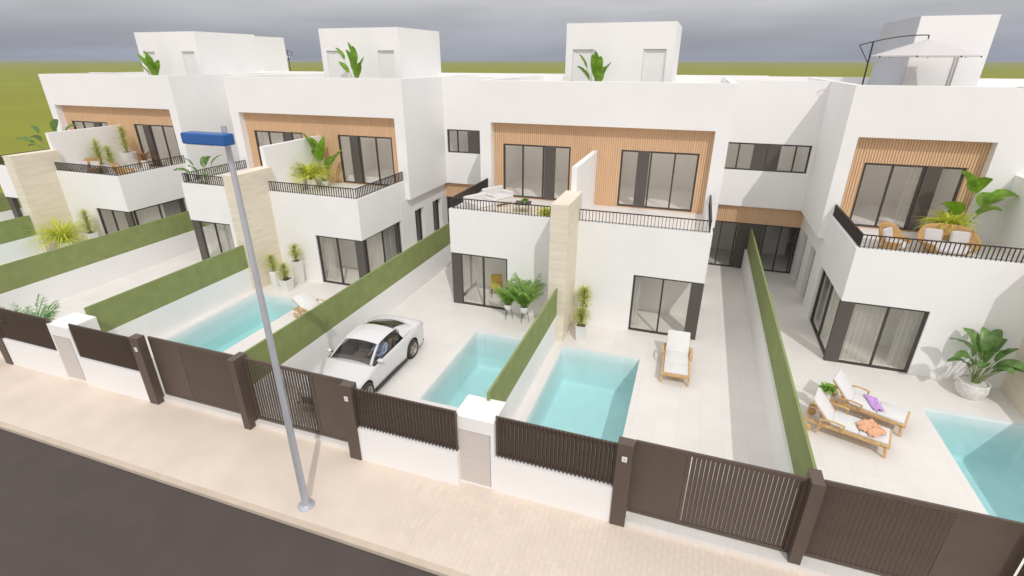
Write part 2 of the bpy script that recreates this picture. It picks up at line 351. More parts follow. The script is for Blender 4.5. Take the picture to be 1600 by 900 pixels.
def parapet_rail(parent,pts,ztop=4.64,zb=4.21,sp=.118):
    root=MB()
    for a,b in zip(pts[:-1],pts[1:]):
        root.bar((a[0],a[1],ztop-.015),(b[0],b[1],ztop-.015),.05,.03); root.bar((a[0],a[1],zb+.04),(b[0],b[1],zb+.04),.025,.012)
    r=root.build('railing','rail',parent)
    base=MB().box(-.008,.008,-.022,.022,zb-.02,ztop-.03).build('baluster','rail',r,world=False); first=True
    rl=parent.location
    for a,b in zip(pts[:-1],pts[1:]):
        L=math.hypot(b[0]-a[0],b[1]-a[1]); n=int(L/sp)
        for i in range(n+1):
            t=i/n; l=(a[0]+(b[0]-a[0])*t-rl.x,a[1]+(b[1]-a[1])*t-rl.y,-rl.z)
            ro=(0,0,math.atan2(b[1]-a[1],b[0]-a[0]))
            if first: base.location=l; base.rotation_euler=ro; first=False
            elif i==0: continue
            else: inst(base,l,r,ro)
    return r
def slats(x0,x1,y,z0,z1,holes=(),axis='x',sp=.088,w=.062,d=.02):
    """vertical timber slats in front of a backing, with rectangular holes (a0,a1,z0,z1)"""
    mb=MB(); n=int(abs(x1-x0)/sp); lo=min(x0,x1)
    for i in range(n):
        c=lo+(i+.5)*abs(x1-x0)/n; segs=[(z0,z1)]
        for a0,a1,h0,h1 in holes:
            if min(a0,a1)-w/2<c<max(a0,a1)+w/2:
                segs=[s for s in ((z0,h0),(h1,z1)) if s[1]-s[0]>.05]
        for s0,s1 in segs:
            if axis=='x': mb.box(c-w/2,c+w/2,y-d,y,s0,s1)
            else: mb.box(y-d,y,c-w/2,c+w/2,s0,s1)
    return mb
yG,hG,hU,yU,yW=17.595,4.84,5.07,21.47,21.84
zPB,zPT,zT=2.42,4.21,8.73
def half(root,cx,m,link=True,u0=0,rec1=4.552,simple=False):
    X=lambda u: cx+m*u
    # --- ground floor
    w=MB()
    w.box(X(u0),X(2.42),yG,yG+.28,G,zPB)                # front wall beside the window
    w.box(X(u0),X(hG),yG,yG+.24,zPB,zPT)                # balcony front
    w.box(X(hG),X(hG-.22),yG+.24,yU+.3,zPB+.001,zPT-.001)
    yb=20.85
    for a,b in ((yb,22.18),(23.14,24.11),(25.14,25.9)): w.box(X(hG+.01),X(hG-.27),a,b,G,2.55)
    w.box(X(hG+.01),X(hG-.27),yb,25.9,2.55,3.31)
    w.build('ground_floor_wall','plaster',root)
    B(X(u0+.001),X(hG-.22),yG+.24,yU+.5,3.3,3.75).build('terrace_floor','patio',root)
    B(X(u0+.001),X(hG-.24),yG+.25,yb,3.05,3.3).build('ceiling','inner',root)
    iw=MB(); iw.box(X(u0),X(hG-.28),19.55,19.65,G,3.05); iw.box(X(1.7),X(1.6),yG+.28,19.55,G,3.05)
    iw.build('room_wall','inner',root)
    # windows : front and side of the corner
    window(root,'x',X(2.42),X(hG),yG+.06,G,zPB,[X(3.47)],[(X(4.42),X(hG-.002))])
    window(root,'y',yG+.32,yb-.1,X(hG-.06),G,zPB,[19.3],inward=-m)
    for a,b in ((22.18,23.14),(24.11,25.14)):
        window(root,'y',a,b,X(hG-.19),G,2.55,[],inward=-m,name='narrow_window')
    # --- upper floor
    w=MB()
    w.box(X(rec1),X(hU),yU,yU+.35,3.301,zT)             # outer frame column
    w.box(X(u0),X(rec1),yU,yU+.35,7.05,zT)              # header over the recess
    w.box(X(hU),X(hU-.25),yU+.35,30.8,3.302,zT-.001)    # side wall
    w.build('upper_floor_wall','plaster',root)
    wb=MB(); h=(X(1.06),X(4.107),3.80,6.14)
    for a0,a1,z0,z1 in ((u0,1.06,3.75,7.06),(4.107,rec1,3.75,7.06),(1.06,4.107,6.14,7.06),(1.06,4.107,3.75,3.80)): wb.box(X(a0),X(a1),yW,yW+.12,z0,z1)
    bk=wb.build('timber_cladding','woodb',root)
    slats(X(u0),X(rec1),yW-.001,3.752,7.05,[h]).build('timber_slats','wood',bk)['kind']='stuff'
    # upper room
    iw=MB(); iw.box(X(.001+u0),X(hU-.25),26,26.1,3.75,7.2); iw.box(X(u0+.1),X(u0),yW+.12,26,3.75,7.2); sk=(X(.7),X(4.4),22.2,25.8)
    for a,b,c,d in ((u0,.7,yU+.35,26),(4.4,hU-.25,yU+.35,26),(.7,4.4,yU+.35,22.2),(.7,4.4,25.8,26)): iw.box(X(a),X(b),c,d,7.06,7.3)
    iw.build('upper_room_wall','inner',root)
    B(X(u0),X(hU-.25),yU+.5,26.1,3.6,3.749).build('upper_floor','patio',root)
    rf=MB()
    for a,b,c,d in ((u0,.7,yU+.35,30.8),(4.4,hU-.25,yU+.35,30.8),(.7,4.4,yU+.35,22.2),(.7,4.4,25.8,30.8)): rf.box(X(a),X(b),c,d,7.6,7.8)
    rf.build('roof','trim',root)
    B(X(.65),X(4.45),22.15,25.85,7.805,7.83).build('added_light_panel','opal',root)  # unseen panel added over a roof opening to brighten the upper room
    window(root,'x',X(1.06),X(4.107),yW-.005,3.80,6.14,[X(2.27),X(3.2)],[(X(1.74),X(2.2))])
    parapet_rail(root,[(X(u0+.3),yG+.1),(X(hG-.1),yG+.1),(X(hG-.1),yU-.01)])
    if link:
        e=PP/2+(.02 if m>0 else -.001); yl=25.55-(.002 if m>0 else 0); w=MB()
        w.box(X(hU),X(e),yl,25.8,3.3,4.95); w.box(X(hU),X(e),yl,25.8,6.15,zT-.002); w.box(X(hU),X(5.2),25.55,25.8,4.95,6.15)
        w.box(X(hU),X(e),25.8,26,2.46,3.4)
        w.build('link_wall','plaster',root)
        bk=B(X(hG),X(e),25.76,25.82,2.46,3.3).build('timber_band','woodb',root)
        slats(X(hG),X(e),25.76,2.47,3.3).build('timber_slats','wood',bk)['kind']='stuff'
        window(root,'x',X(hG),X(e),25.84,G,2.46,[X(5.0),X(5.62),X(6.3)],[(X(6.38),X(e))],name='link_door')
        window(root,'x',X(5.2),X(e),25.60,4.95,6.15,[X(5.78)],[(X(6.38),X(e))],name='ribbon_window')
        iw=MB(); iw.box(X(hU-.3),X(e),28.6,28.7,G,3.05); iw.box(X(e-.06),X(e),25.9,28.6,G,3.0); iw.box(X(hU-.3),X(e),25.8,28.7,3.05,3.1); iw.box(X(hU),X(e),28.2,28.3,3.7,7.2); iw.box(X(hU),X(e),25.8,28.3,3.6,3.7); iw.box(X(hU),X(e),25.8,26.2,6.6,6.7)
        iw.build('link_room_wall','inner',root)
        MB().box(X(hU),X(e),25.8,26.2,7.6,7.8).box(X(hU),X(e),28.3,30.8,7.6,7.8).build('link_roof','trim',root); B(X(hU+.01),X(e),26.15,28.35,7.805,7.83).build('added_link_light_panel','opal',root)  # second panel, out of view, added to light the link room softly
def villa(cx,label):
    root=thing('villa_pair',label,'house',(cx,24,0),0,'white semi-detached villas in a row')
    for m in (1,-1): half(root,cx,m)
    w=B(cx-PP/2,cx+PP/2-.002,30.8,31.05,0,zT+.05); w.build('rear_wall','plaster',root)
    cop=MB(); cop.box(cx-PP/2,cx+PP/2-.002,30.55,30.8,7.8,zT+.05); cop.build('rear_parapet','plaster',root)
    tower(root,cx-2.46,cx+2.46,cx,True); pillar(root,cx-.3,cx+.3)
    B(cx-.115,cx+.085,17.95,yW-.03,3.752,6.05).build('terrace_divider','plaster',root)
    return root
def tower(root,x0,x1,c,doors):
    t=MB(); z1=11.05
    if doors:
        xs=[(x0,c-2.13),(c-1.13,c+1.13),(c+2.13,x1)]
        for a,b in xs: t.box(a,b,26,26.2,7.8,9.95)
        t.box(x0,x1,26,26.2,9.95,z1)
    else:
        t.box(x0,x1,26,26.2,7.8,z1)
    t.box(x0,x0+.2,26.2,30.75,7.8,z1-.002); t.box(x1-.2,x1,26.2,30.75,7.8,z1-.002); t.box(x0+.2,x1-.2,30.55,30.75,7.8,z1-.002); t.box(x0+.2,x1-.2,26.2,30.55,z1-.35,z1-.2)
    o=t.build('stair_tower','plaster',root)
    if doors:
        for s in (-1,1):
            a,b=sorted((c+s*1.13,c+s*2.13))
            d=MB().box(a,b,26.12,26.17,7.8,9.93).box(a+.01,a+.07,26.08,26.12,7.8,9.93).box(b-.07,b-.01,26.08,26.12,7.8,9.93).box(a+.07,b-.07,26.08,26.12,9.86,9.93)
            d_=d.build('roof_door','white',o)
def pillar(root,x0,x1,z1=5.2):
    n=16; h=(z1-G)/n; rg=random.Random(11)
    core=B(x0+.02,x1-.02,15.93,18.0,G,z1-.01).build('stone_pillar','stone',root)
    for i in range(n):
        z=G+i*h; e=rg.uniform(-.003,.004)
        B(x0-e,x1+e,15.9-e,18.02,z+.002,z+h-.002).build('stone_course','stone',core)
labs=['white villa pair farthest left, its roof stair tower above the green field','white villa pair second from left, behind the blue topped lamp post','white villa pair in the middle, stone fin between its two balconies']
V=villa(PAIR[2],labs[2]); bpy.context.view_layer.update()
for k in (0,1):
    c=copy_fast(V); c.location.x=PAIR[k]; c['label']=labs[k]
# right villa (single, wider right side)
R=thing('villa',"white villa farthest right, with the parasol on its roof terrace",'house',(RC,24,0),0,'white semi-detached villas in a row')
half(R,RC,-1,u0=-.05,rec1=4.6)
w=MB(); w.box(RC-.63,16,yU-.0015,yU+.35,3.75,zT+.0); w.box(RC-.63,RC+.1,yU+.35,yU+.5,3.75,7.2); w.build('upper_flank_wall','plaster',R)
w=MB(); w.box(RC+.05,16,yG,yG+.28,G,zPB); w.box(RC+.05,16,yG,yG+.24,zPB,zPT); w.build('ground_flank_wall','plaster',R)
B(RC+.05,16,yG+.24,yU+.2,3.3,3.75).build('terrace_floor','patio',R)
B(RC-PP/2+.001,17,30.8,31.05,0,zT+.02).build('rear_wall','plaster',R); B(16,16.3,yG,30.8,G,zT-.01).build('side_wall','plaster',R); B(RC+.05,16,yU+.35,30.8,7.6,7.8).build('roof','trim',R)
tower(R,7.52,10.0,8.8,False); pillar(R,10.0,10.6)
B(10.13,10.33,17.95,yU-.01,3.752,6.05).build('terrace_divider','plaster',R)
parapet_rail(R,[(RC-.31,yG+.1),(15.8,yG+.1)],sp=.14)
for q in (9.02,9.12): MB().tube([(q,25.96,7.8),(q,25.96,9.9)],.025,8).build('rain_pipe','concrete',R)
B(7.505,7.52,26.0,30.75,7.8,11.05).build('painted_side_shade','tower_shade',R)  # thin sheet that carries the painted shade on the tower's left face

# ------------------------------------------------------------------ garden walls, fences, gates, posts, meter pillars
walls=[(CX-2.5*PP,8.8,25.7,'far left garden wall, beyond the farthest left villa'),(PAIR[0],9.4,15.88,'garden wall running to the stone fin of the far left villa'),(CX-1.5*PP,8.8,25.7,'long garden wall with green screen between the two left villas'),(PAIR[1],9.4,15.88,'garden wall with green screen running back from the left meter pillar'),
 (CX-.5*PP,8.8,25.7,'long garden wall with green screen left of the white car'),(PAIR[2],9.4,15.88,'garden wall with green screen running back from the middle meter pillar'),(CX+.5*PP,9.0,25.7,'long garden wall with green screen right of the single sun lounger'),(10.17,9.4,15.88,'low white wall at the right edge beyond the rightmost pool')]
for x,y0,y1,l in walls:
    t=thing('garden_wall',l,'wall',(x,(y0+y1)/2,0),0,'garden walls topped with green screens')
    B(x-.10,x+.045,y0,y1,G,1.2).build('low_wall','plaster',t)
    if x<10: B(x-.02,x+.040,y0+.001,y1-.001,1.2,2.25).build('green_screen','screen',t)
def fenceY(x): return 8.48 if x<CX else 8.62
pn=['far left','left','middle','right']
def ribs(parent,x0,x1,y,z0,z1,sp=.092):
    n=int(round(abs(x1-x0)/sp)); lo=min(x0,x1); st=abs(x1-x0)/n
    mb=MB(); a=st*.98; v=[(-a/2,.035,z0),(a*.32,-.035,z0),(a/2,.035,z0),(-a/2,.035,z1),(a*.32,-.035,z1),(a/2,.035,z1)]
    mb.add(v,[(0,1,4,3),(1,2,5,4),(2,0,3,5),(0,2,1),(3,4,5)])
    pr_=mb.build('slat','brown',parent,world=False); first=True; L=parent.location
    for i in range(n):
        l=(lo+(i+.5)*st-L.x,y-L.y,-L.z)
        if first: pr_.location=l; first=False
        else: inst(pr_,l,parent)
sides={1:'right',-1:'left'}
fl={(0,-1):'ribbed fence on a white plinth at the far left end of the street front',(0,1):'ribbed fence right of the farthest left meter pillar',(1,-1):'brown ribbed fence with the green fern showing over its top',(1,1):'brown ribbed fence between the left meter pillar and the flat left gate',
 (2,-1):'brown ribbed fence between the white car gate and the middle meter pillar',(2,1):'brown ribbed fence in front of the pool right of the middle meter pillar'}
gl={(0,-1):'sliding gate at the far left end of the street',(0,1):'sliding gate of the far left villa, its right garden',(1,-1):'sliding gate left of the leftmost fence segment in view',(1,1):'flat brown sliding gate left of the lamp post, pool behind it',(2,-1):'brown slatted sliding gate with the white car behind it',(2,1):'brown slatted sliding gate in front of the long paved strip',(3,-1):'closed ribbed brown gate at the bottom right corner'}
il={(0,-1):'brown gate post at the far left end',(0,1):'brown gate post right of the far left fence',(1,-1):'brown gate post cut by the left picture edge',(1,1):'brown gate post with intercom left of the flat brown gate',(2,-1):'brown gate post with intercom right of the car gate',(2,1):'brown gate post with intercom beside the pool fence',(3,-1):'brown gate post at the bottom right picture corner'}
def fence_side(k,cx,m,y):
    X=lambda u: cx+m*u
    key=(k,m); bu=.45 if m<0 else .43
    if k<3:
        t=thing('front_fence',fl[key],'fence',(X(1.8),y,0),0,'ribbed fences on white plinths')
        B(X(bu),X(3.2),y+.04,y+.3,0,1.0).build('plinth_wall','plaster',t)
        f=MB().box(X(bu+.01),X(3.19),y+.16,y+.2,1.05,1.1).box(X(bu+.01),X(3.19),y+.16,y+.2,2.0,2.05); f.build('rail','brown',t)
        ribs(t,X(bu+.01),X(3.2),y+.12,1.02,2.16)
    # outer post
    t=thing('gate_post',il[key],'gate post',(X(3.37),y+.2,0),0,'gate posts with intercoms')
    B(X(3.2),X(3.53),y,y+.24,0,2.27).build('post_body','brown',t)
    p=MB().bbox(X(3.37)-.055,X(3.37)+.055,y-.012,y-.0005,1.83,1.97,.004).build('intercom','white',t)
    MB().lathe([(.012,0),(.012,.008)],(0,0,0),8).build('push_button','black',p,world=False).location=(X(3.37)-t.location.x,y-.02-t.location.y,1.9); bpy.data.objects[p.children[0].name].rotation_euler=(math.pi/2,0,0)
    # gate
    t=thing('sliding_gate',gl[key],'gate',(X(5.1),y+.3,0),0,'brown metal sliding gates'); yg=y+.30
    a,b,c=3.532,4.64,6.80
    f=MB().box(X(a),X(c),yg,yg+.05,.19,.27).box(X(a),X(c),yg,yg+.05,2.1,2.19)
    for u in (a+.03,b,c-.03): f.box(X(u-.035),X(u+.035),yg,yg+.05,.27,2.1)
    f.build('gate_frame','brown',t)
    B(X(a+.03),X(b),yg+.012,yg+.04,.27,2.1).build('panel','brown',t)
    n=23; w=.062; ang=math.radians(22)*(1 if m>0 else -1)
    st=(c-.06-b-.04)/n; L=t.location
    mb=MB().box(-.0425,.0425,-.008,.008,.27,2.1); pr_=mb.build('gate_slat','brown',t,world=False)
    for i in range(n):
        l=(X(b+.05+(i+.5)*st)-L.x,yg+.025-L.y,0)
        if i==0: pr_.location=l; pr_.rotation_euler=(0,0,ang)
        else: inst(pr_,l,t)
ks=[(0,PAIR[0]),(1,PAIR[1]),(2,PAIR[2])]
for k,cx in ks:
    for m in (-1,1):
        if k==0 and m==-1: continue
        fence_side(k,cx,m,fenceY(cx+m*3))
fence_side(3,RC+.02,-1,8.66)
for k,x in enumerate([CX-1.5*PP,CX-.5*PP,CX+.5*PP]):
    y=(8.48,8.48,8.72)[k]
    t=thing('party_post',['brown post at the left picture edge between two gates','brown post between the flat gate and the slatted car gate','brown post between the right slatted gate and the closed ribbed gate'][k],'gate post',(x,y+.2,0),0,'narrow posts between gates')
    B(x-.115,x+.105,y,y+.44,0,2.25).build('post_body','brown',t)
    B(x-.118,x+.108,y-.003,y+.443,2.25,2.262).build('post_cap','brown',t)
for k,cx in ks:
    y=8.56 if k<2 else 8.66
    t=thing('meter_pillar',['white meter pillar of the far left villa','white meter pillar beside the green fern, left of the street front','white meter pillar in the middle, between the two ribbed fences'][k],'meter box',(cx,y+.4,0),0,'white meter pillars')
    x0,x1=cx-.555,cx+.435
    MB().bbox(x0,x1,y,y+.85,0,2.02,.02).build('pillar_body','plaster',t)
    for z0,z1 in ((.10,.86),(.875,1.62)):
        o=B(cx-.45,cx+.33,y-.012,y+.02,z0,z1).build('hatch','panelg',t)
    B(cx+.333,cx+.352,y-.006,y+.01,.10,1.635).box(cx-.45,cx+.352,y-.006,y+.01,1.625,1.64).build('hatch_frame','steel',t)

# ------------------------------------------------------------------ lamp post
lx,ly=-7.43,6.80
t=thing('street_lamp','tall grey lamp post with a blue head standing on the pavement','street lamp',(lx,ly,0))
MB().tube([(lx,ly,0),(lx,ly,.3),(lx,ly,8.5)],[.085,.083,.045],16).build('pole','steel',t)
MB().lathe([(.19,0),(.19,.02),(.16,.03),(.10,.05),(.095,.10)],(lx,ly,0),20).build('base_plate','steel',t)
hb=MB().bbox(lx-.66,lx+.26,ly-.30,ly-.06,8.22,8.40,.02).build('lamp_head','blue',t)
MB().box(lx-.03,lx+.03,ly-.07,ly+.0,8.26,8.36).build('bracket','steel',t)
MB().box(lx-.60,lx-.02,ly-.26,ly-.10,8.205,8.222).build('diffuser','white',hb,world=True)

# ------------------------------------------------------------------ plants
def leafblade(mb,base,az,el0,length,width,droop,seg=5,fold=.15,shape='lance',twist=0):
    p=Vector(base); e=el0; d0=Vector((math.cos(az),math.sin(az),0)); side=Vector((-math.sin(az),math.cos(az),0)); rows=[]
    for i in range(seg+1):
        t=i/seg
        if shape=='lance': w=width*(math.sin(math.pi*min(1,(t*.85+.12)))**.8)*(1 if t<.97 else 0)
        elif shape=='banana': w=width*max(0,(math.sin(math.pi*min(1,t**.85*.92+.06)))**.75)*(0 if i==seg else 1)
        else: w=width*(1-t)**.6
        up=Vector((-math.sin(e)*d0.x,-math.sin(e)*d0.y,math.cos(e)))
        s=side*math.cos(twist)+up*math.sin(twist)
        rows.append((p-s*w/2+up*fold*w,p.copy(),p+s*w/2+up*fold*w))
        p=p+(d0*math.cos(e)+Vector((0,0,math.sin(e))))*length/seg; e-=droop/seg
    mb.grid(rows,True); return mb
def pot_square(parent,x,y,z,top,bot,h,matn='pot'):
    mb=MB().lathe([(bot*.70,0),(top*.70,h),(top*.62,h),(top*.60,h-.05)],(x,y,z),4,True,0); mb.build('pot',matn,parent)
    MB().lathe([(top*.60,h-.06),(top*.60,h-.045)],(x,y,z),4,True,0).build('soil','soil',parent)
def pot_round(parent,x,y,z,r,h,matn='pot',bulge=1.0):
    prof=[(r*.72,0),(r*.86*bulge,h*.18),(r*bulge,h*.5),(r*.98,h*.85),(r*.95,h),(r*.86,h),(r*.84,h-.05)]
    MB().lathe(prof,(x,y,z),28).build('pot',matn,parent); MB().lathe([(r*.85,h-.07),(r*.85,h-.055)],(x,y,z),20).build('soil','soil',parent)
def yucca(label,x,y,z,h,poth,w=.36,n=260,matn='yucca',rnd=1,cat='potted plant',potkind='sq',lean=0,group='spiky plants in white planters'):
    rg=random.Random(rnd); t=thing('spiky_plant',label,cat,(x,y,z),0,group)
    if potkind=='sq': pot_square(t,x,y,z,w,w*.78,poth)
    else: pot_round(t,x,y,z,w/2,poth)
    mb=MB(); 
    for i in range(n):
        f=rg.random(); zz=z+poth+f*h*.68; a=rg.uniform(0,2*math.pi); l=rg.uniform(.34,.60)*(1.2-.6*f)*(h/1.0)**.5
        leafblade(mb,(x+lean*f+rg.uniform(-.02,.02),y+rg.uniform(-.02,.02),zz),a,rg.uniform(.35,1.3),l,.026,rg.uniform(.5,1.7),5,.2,'taper')
    mb.build('foliage',matn,t); MB().tube([(x,y,z+poth-.05),(x+lean*.6,y,z+poth+h*.7)],[.03,.015],6).build('trunk','stem',t)
    return t
def fern(label,x,y,z,h,poth,r=.22,n=150,matn='lime',rnd=1,spread=.6,name='grassy_plant',cat='potted plant',pot='pot',width=.03,group=None):
    rg=random.Random(rnd); t=thing(name,label,cat,(x,y,z),0,group)
    if poth>0: pot_round(t,x,y,z,r,poth,pot)
    mb=MB()
    for i in range(n):
        a=rg.uniform(0,2*math.pi); e=rg.uniform(.5,1.45); l=rg.uniform(.6,1.1)*h*(.75+.4*math.cos(e)*spread)
        leafblade(mb,(x+rg.uniform(-.07,.07),y+rg.uniform(-.07,.07),z+poth-.03),a,e,l,width*rg.uniform(.7,1.2),rg.uniform(1.0,2.1),6,.2,'lance')
    mb.build('foliage',matn,t); return t
def banana(label,x,y,z,h,poth,r,leaves,matn='banana',potm='pot',rnd=1,lw=.28,ll=.75,bulge=1.0,name='banana_plant',cat='potted plant',group=None,dr=1.0):
    rg=random.Random(rnd); t=thing(name,label,cat,(x,y,z),0,group)
    if poth>0: pot_round(t,x,y,z,r,poth,potm,bulge)
    for i,(az,f,tilt) in enumerate(leaves):
        a=math.radians(az); b=Vector((x+.07*math.cos(a)*rg.uniform(.4,1.6),y+.07*math.sin(a),z+max(0,poth-.06)))
        hh=(h-poth-ll*.6)*f; top=b+Vector((math.cos(a)*tilt*hh,math.sin(a)*tilt*hh,hh))
        mid=b.lerp(top,.5)+Vector((math.cos(a),math.sin(a),0))*(-.04)
        s=MB().tube([b,mid,top],[.018,.013,.009],6); st=s.build('stem','stem',t)
        l=MB(); leafblade(l,top,a,1.45-.9*tilt,ll*rg.uniform(.85,1.1),lw*rg.uniform(.85,1.15),dr*(rg.uniform(.5,1.1)+tilt*.8),9,.22,'banana',rg.uniform(-.5,.5))
        # shallow waves across the blade
        l.v=[(p[0],p[1],p[2]+.012*math.sin(p[0]*40+p[1]*33)) for p in l.v]
        l.build('leaf',matn,t)
    return t
def palm(label,x,y,z,h,poth,r,n=14,matn='palm',rnd=1,stand=0,ll=.30,cat='potted plant',group=None,pot='pot'):
    rg=random.Random(rnd); t=thing('palm_plant',label,cat,(x,y,z),0,group)
    if stand:
        pot_round(t,x,y,z+stand,r,poth,pot)
        for k in range(3):
            a=k*2.09+.3; b=MB(); 
            top=(x+math.cos(a)*r*.7,y+math.sin(a)*r*.7,z+stand+.04); 
            b.tube([(x+math.cos(a-.22)*r*.75,y+math.sin(a-.22)*r*.75,z+stand+.03),(x+math.cos(a)*r*1.15,y+math.sin(a)*r*1.15,z+.0),(x+math.cos(a+.22)*r*.75,y+math.sin(a+.22)*r*.75,z+stand+.03)],.008,6); b.build('leg','rail',t)
    elif poth>0: pot_round(t,x,y,z,r,poth,pot)
    z0=z+stand+max(0,poth-.05); mb=MB(); st=MB()
    for i in range(n):
        a=i*2.4+rg.uniform(-.3,.3); e=rg.uniform(1.0,1.5); L=h*rg.uniform(.7,1.05); p=Vector((x+rg.uniform(-.05,.05),y+rg.uniform(-.05,.05),z0)); pts=[p.copy()]; seg=12; ee=e
        for k in range(seg):
            p=p+Vector((math.cos(a)*math.cos(ee),math.sin(a)*math.cos(ee),math.sin(ee)))*L/seg; ee-=rg.uniform(.01,.09); pts.append(p.copy())
        st.tube(pts,[.009]*6+[.005]*7,5)
        for k in range(3,seg+1):
            f=(k-3)/(seg-3); l=ll*(.5+math.sin(math.pi*min(1,f*.8+.15))*.6)
            for sgn in (-1,1):
                for q in (0,.5):
                    b=pts[k-1].lerp(pts[k],q); aa=a+sgn*(1.15-.55*f); leafblade(mb,b,aa,rg.uniform(.0,.5),l,.032,rg.uniform(.3,1.0),3,.1,'lance')
    mb.build('foliage',matn,t); st.build('stem','stem',t); return t
# garden plants
yucca('spiky plant in the short square white planter by the middle pool, the nearer of two',-3.0,16.3,G,.95,.62,.36,300,rnd=2)
yucca('spiky plant in the tall planter right behind the shorter one by the middle stone fin',-3.12,17.15,G,.95,1.0,.32,300,rnd=3)
yucca('spiky plant in tall round white planter against the left stone fin',-16.95,16.5,G,1.0,.78,.40,240,rnd=4,potkind='rd')
yucca('spiky plant in short square planter, in front of two taller ones by the left pool',-16.2,16.35,G,1.0,.55,.44,240,rnd=5)
yucca('spiky plant in the tallest square planter beside the left villa wall',-16.15,17.1,G,1.0,1.15,.36,240,rnd=6)
palm('bushy palm in round white pot on wire legs, nearer the stone fin',-5.38,16.95,G,1.45,.24,.17,26,rnd=3,stand=.42,group='palms on wire stands')
palm('smaller palm in round white pot on wire legs in front of the window',-6.05,17.0,G,1.05,.22,.16,20,rnd=5,stand=.42,ll=.2,group='palms on wire stands')
banana('large banana plant in a mottled round white pot at the right wall',8.93,16.85,G,2.05,.52,.40,[(100,1.0,.08),(60,.95,.15),(20,.72,.40),(-20,.55,.60),(170,.85,.28),(205,.65,.45),(240,.60,.3),(290,.5,.3),(130,.92,.18),(330,.42,.5),(265,.75,.10),(45,.85,.3),(0,.5,.7),(190,.5,.55),(80,.7,.2),(310,.62,.35)],potm='potm',rnd=4,lw=.33,ll=.85,bulge=1.02,dr=1.25)
palm('bright green fern low behind the brown fence at the left edge',-20.95,9.5,G,1.6,.45,.3,22,rnd=8,matn='green',ll=.30)
fern('big lime green grass plant beside the left stone pillar',-30.1,16.2,G,2.1,.75,.28,300,rnd=2,matn='lime',width=.04)
yucca('spiky plant in the white planter against the far left villa wall',-29.2,17.0,G,1.6,1.1,.44,320,rnd=9)
banana('broad leaves just above the green screen left of the lamp post',-19.2,16.6,G,1.7,.4,.2,[(0,.8,.3),(120,.7,.5),(240,.9,.3),(60,.9,.2)],rnd=11,lw=.14,ll=.4)
TZ=3.751
banana('upright bright banana plant beside the white divider on the left balcony',-17.1,20.9,TZ,2.35,.3,.2,[(200,1,.16),(250,.95,.05),(150,.75,.3),(300,.72,.2),(20,.6,.5),(90,.9,.1),(340,.45,.5)],matn='bananab',rnd=5,lw=.48,ll=1.05,dr=.35)
fern('yellow drooping plant in front of the banana plant on the left balcony',-17.3,20.2,TZ,1.8,.5,.2,230,rnd=5,matn='lime',width=.05)
banana('dark green banana plant at the balcony corner behind the lamp post',-22.0,18.35,TZ,1.7,.3,.25,[(0,1,.3),(60,.9,.45),(120,.8,.3),(180,.9,.5),(230,.6,.7),(290,.7,.5),(330,.5,.8),(30,.6,.7)],rnd=9,lw=.24,ll=.7,dr=.8)
banana('banana plant at the far left balcony against the green field',-35.5,20.3,TZ,2.6,.3,.25,[(0,1,.3),(60,.9,.45),(120,.8,.3),(180,.9,.5),(230,.6,.7),(290,.7,.5),(330,.5,.8),(200,.4,.8)],rnd=12,lw=.34,ll=.9)
yucca('spiky plant in white planter in front of the far left balcony divider',-30.9,19.7,TZ,1.7,.5,.40,320,rnd=21)
yucca('spiky plant standing nearest the rail on the far left balcony',-30.1,19.7,TZ,1.4,.45,.40,320,rnd=22)
yucca('spiky plant in the big white cube planter on the far left balcony',-30.5,21.0,TZ,1.9,.95,.60,340,rnd=23)
fern('dry brown grass beside the balcony window of the far left villa',-29.6,21.2,TZ,1.4,.5,.2,110,rnd=7,matn='dry',width=.02)
fern('lime green plant in dark pot at the corner of the middle left balcony',-4.95,18.35,TZ,.62,.38,.15,120,rnd=11,matn='lime',width=.05,pot='soil')
banana('large rounded leaf plant at the wall of the right balcony',8.85,20.9,TZ,2.35,.45,.25,[(180,1,.05),(300,.95,.1),(0,.72,.55),(20,.6,.6),(330,.45,.5),(200,.4,.4)],matn='bananab',rnd=3,lw=.62,ll=.75,name='elephant_ear_plant')
fern('yellow green bushy plant in front of the right balcony window',8.45,20.6,TZ,1.15,.55,.28,260,rnd=8,matn='lime',width=.05)
fern('palm fronds at the right picture edge above the right balcony rail',10.65,18.2,TZ,1.3,.4,.3,40,rnd=13,matn='green',width=.05)
def roofplant(label,x,y,z,h,rnd): 
    return banana(label,x,y,z,h,.4,.25,[(250,1,.03),(180,.95,.42),(300,.80,.12),(0,.62,.28),(280,.55,.10),(190,.5,.55),(340,.40,.2),(240,.7,.08),(310,.35,.3)],matn='bananab',rnd=rnd,lw=.40,ll=.85,dr=.25)
roofplant('banana plant on the roof in front of the middle stair tower',-4.65,25.1,7.8,1.95,31)
roofplant('tall banana plant on the roof between the doors of the second tower',-17.4,25.0,7.8,2.35,32)
roofplant('banana plant on the roof of the far left villa',-31.9,25.0,7.8,1.95,33)

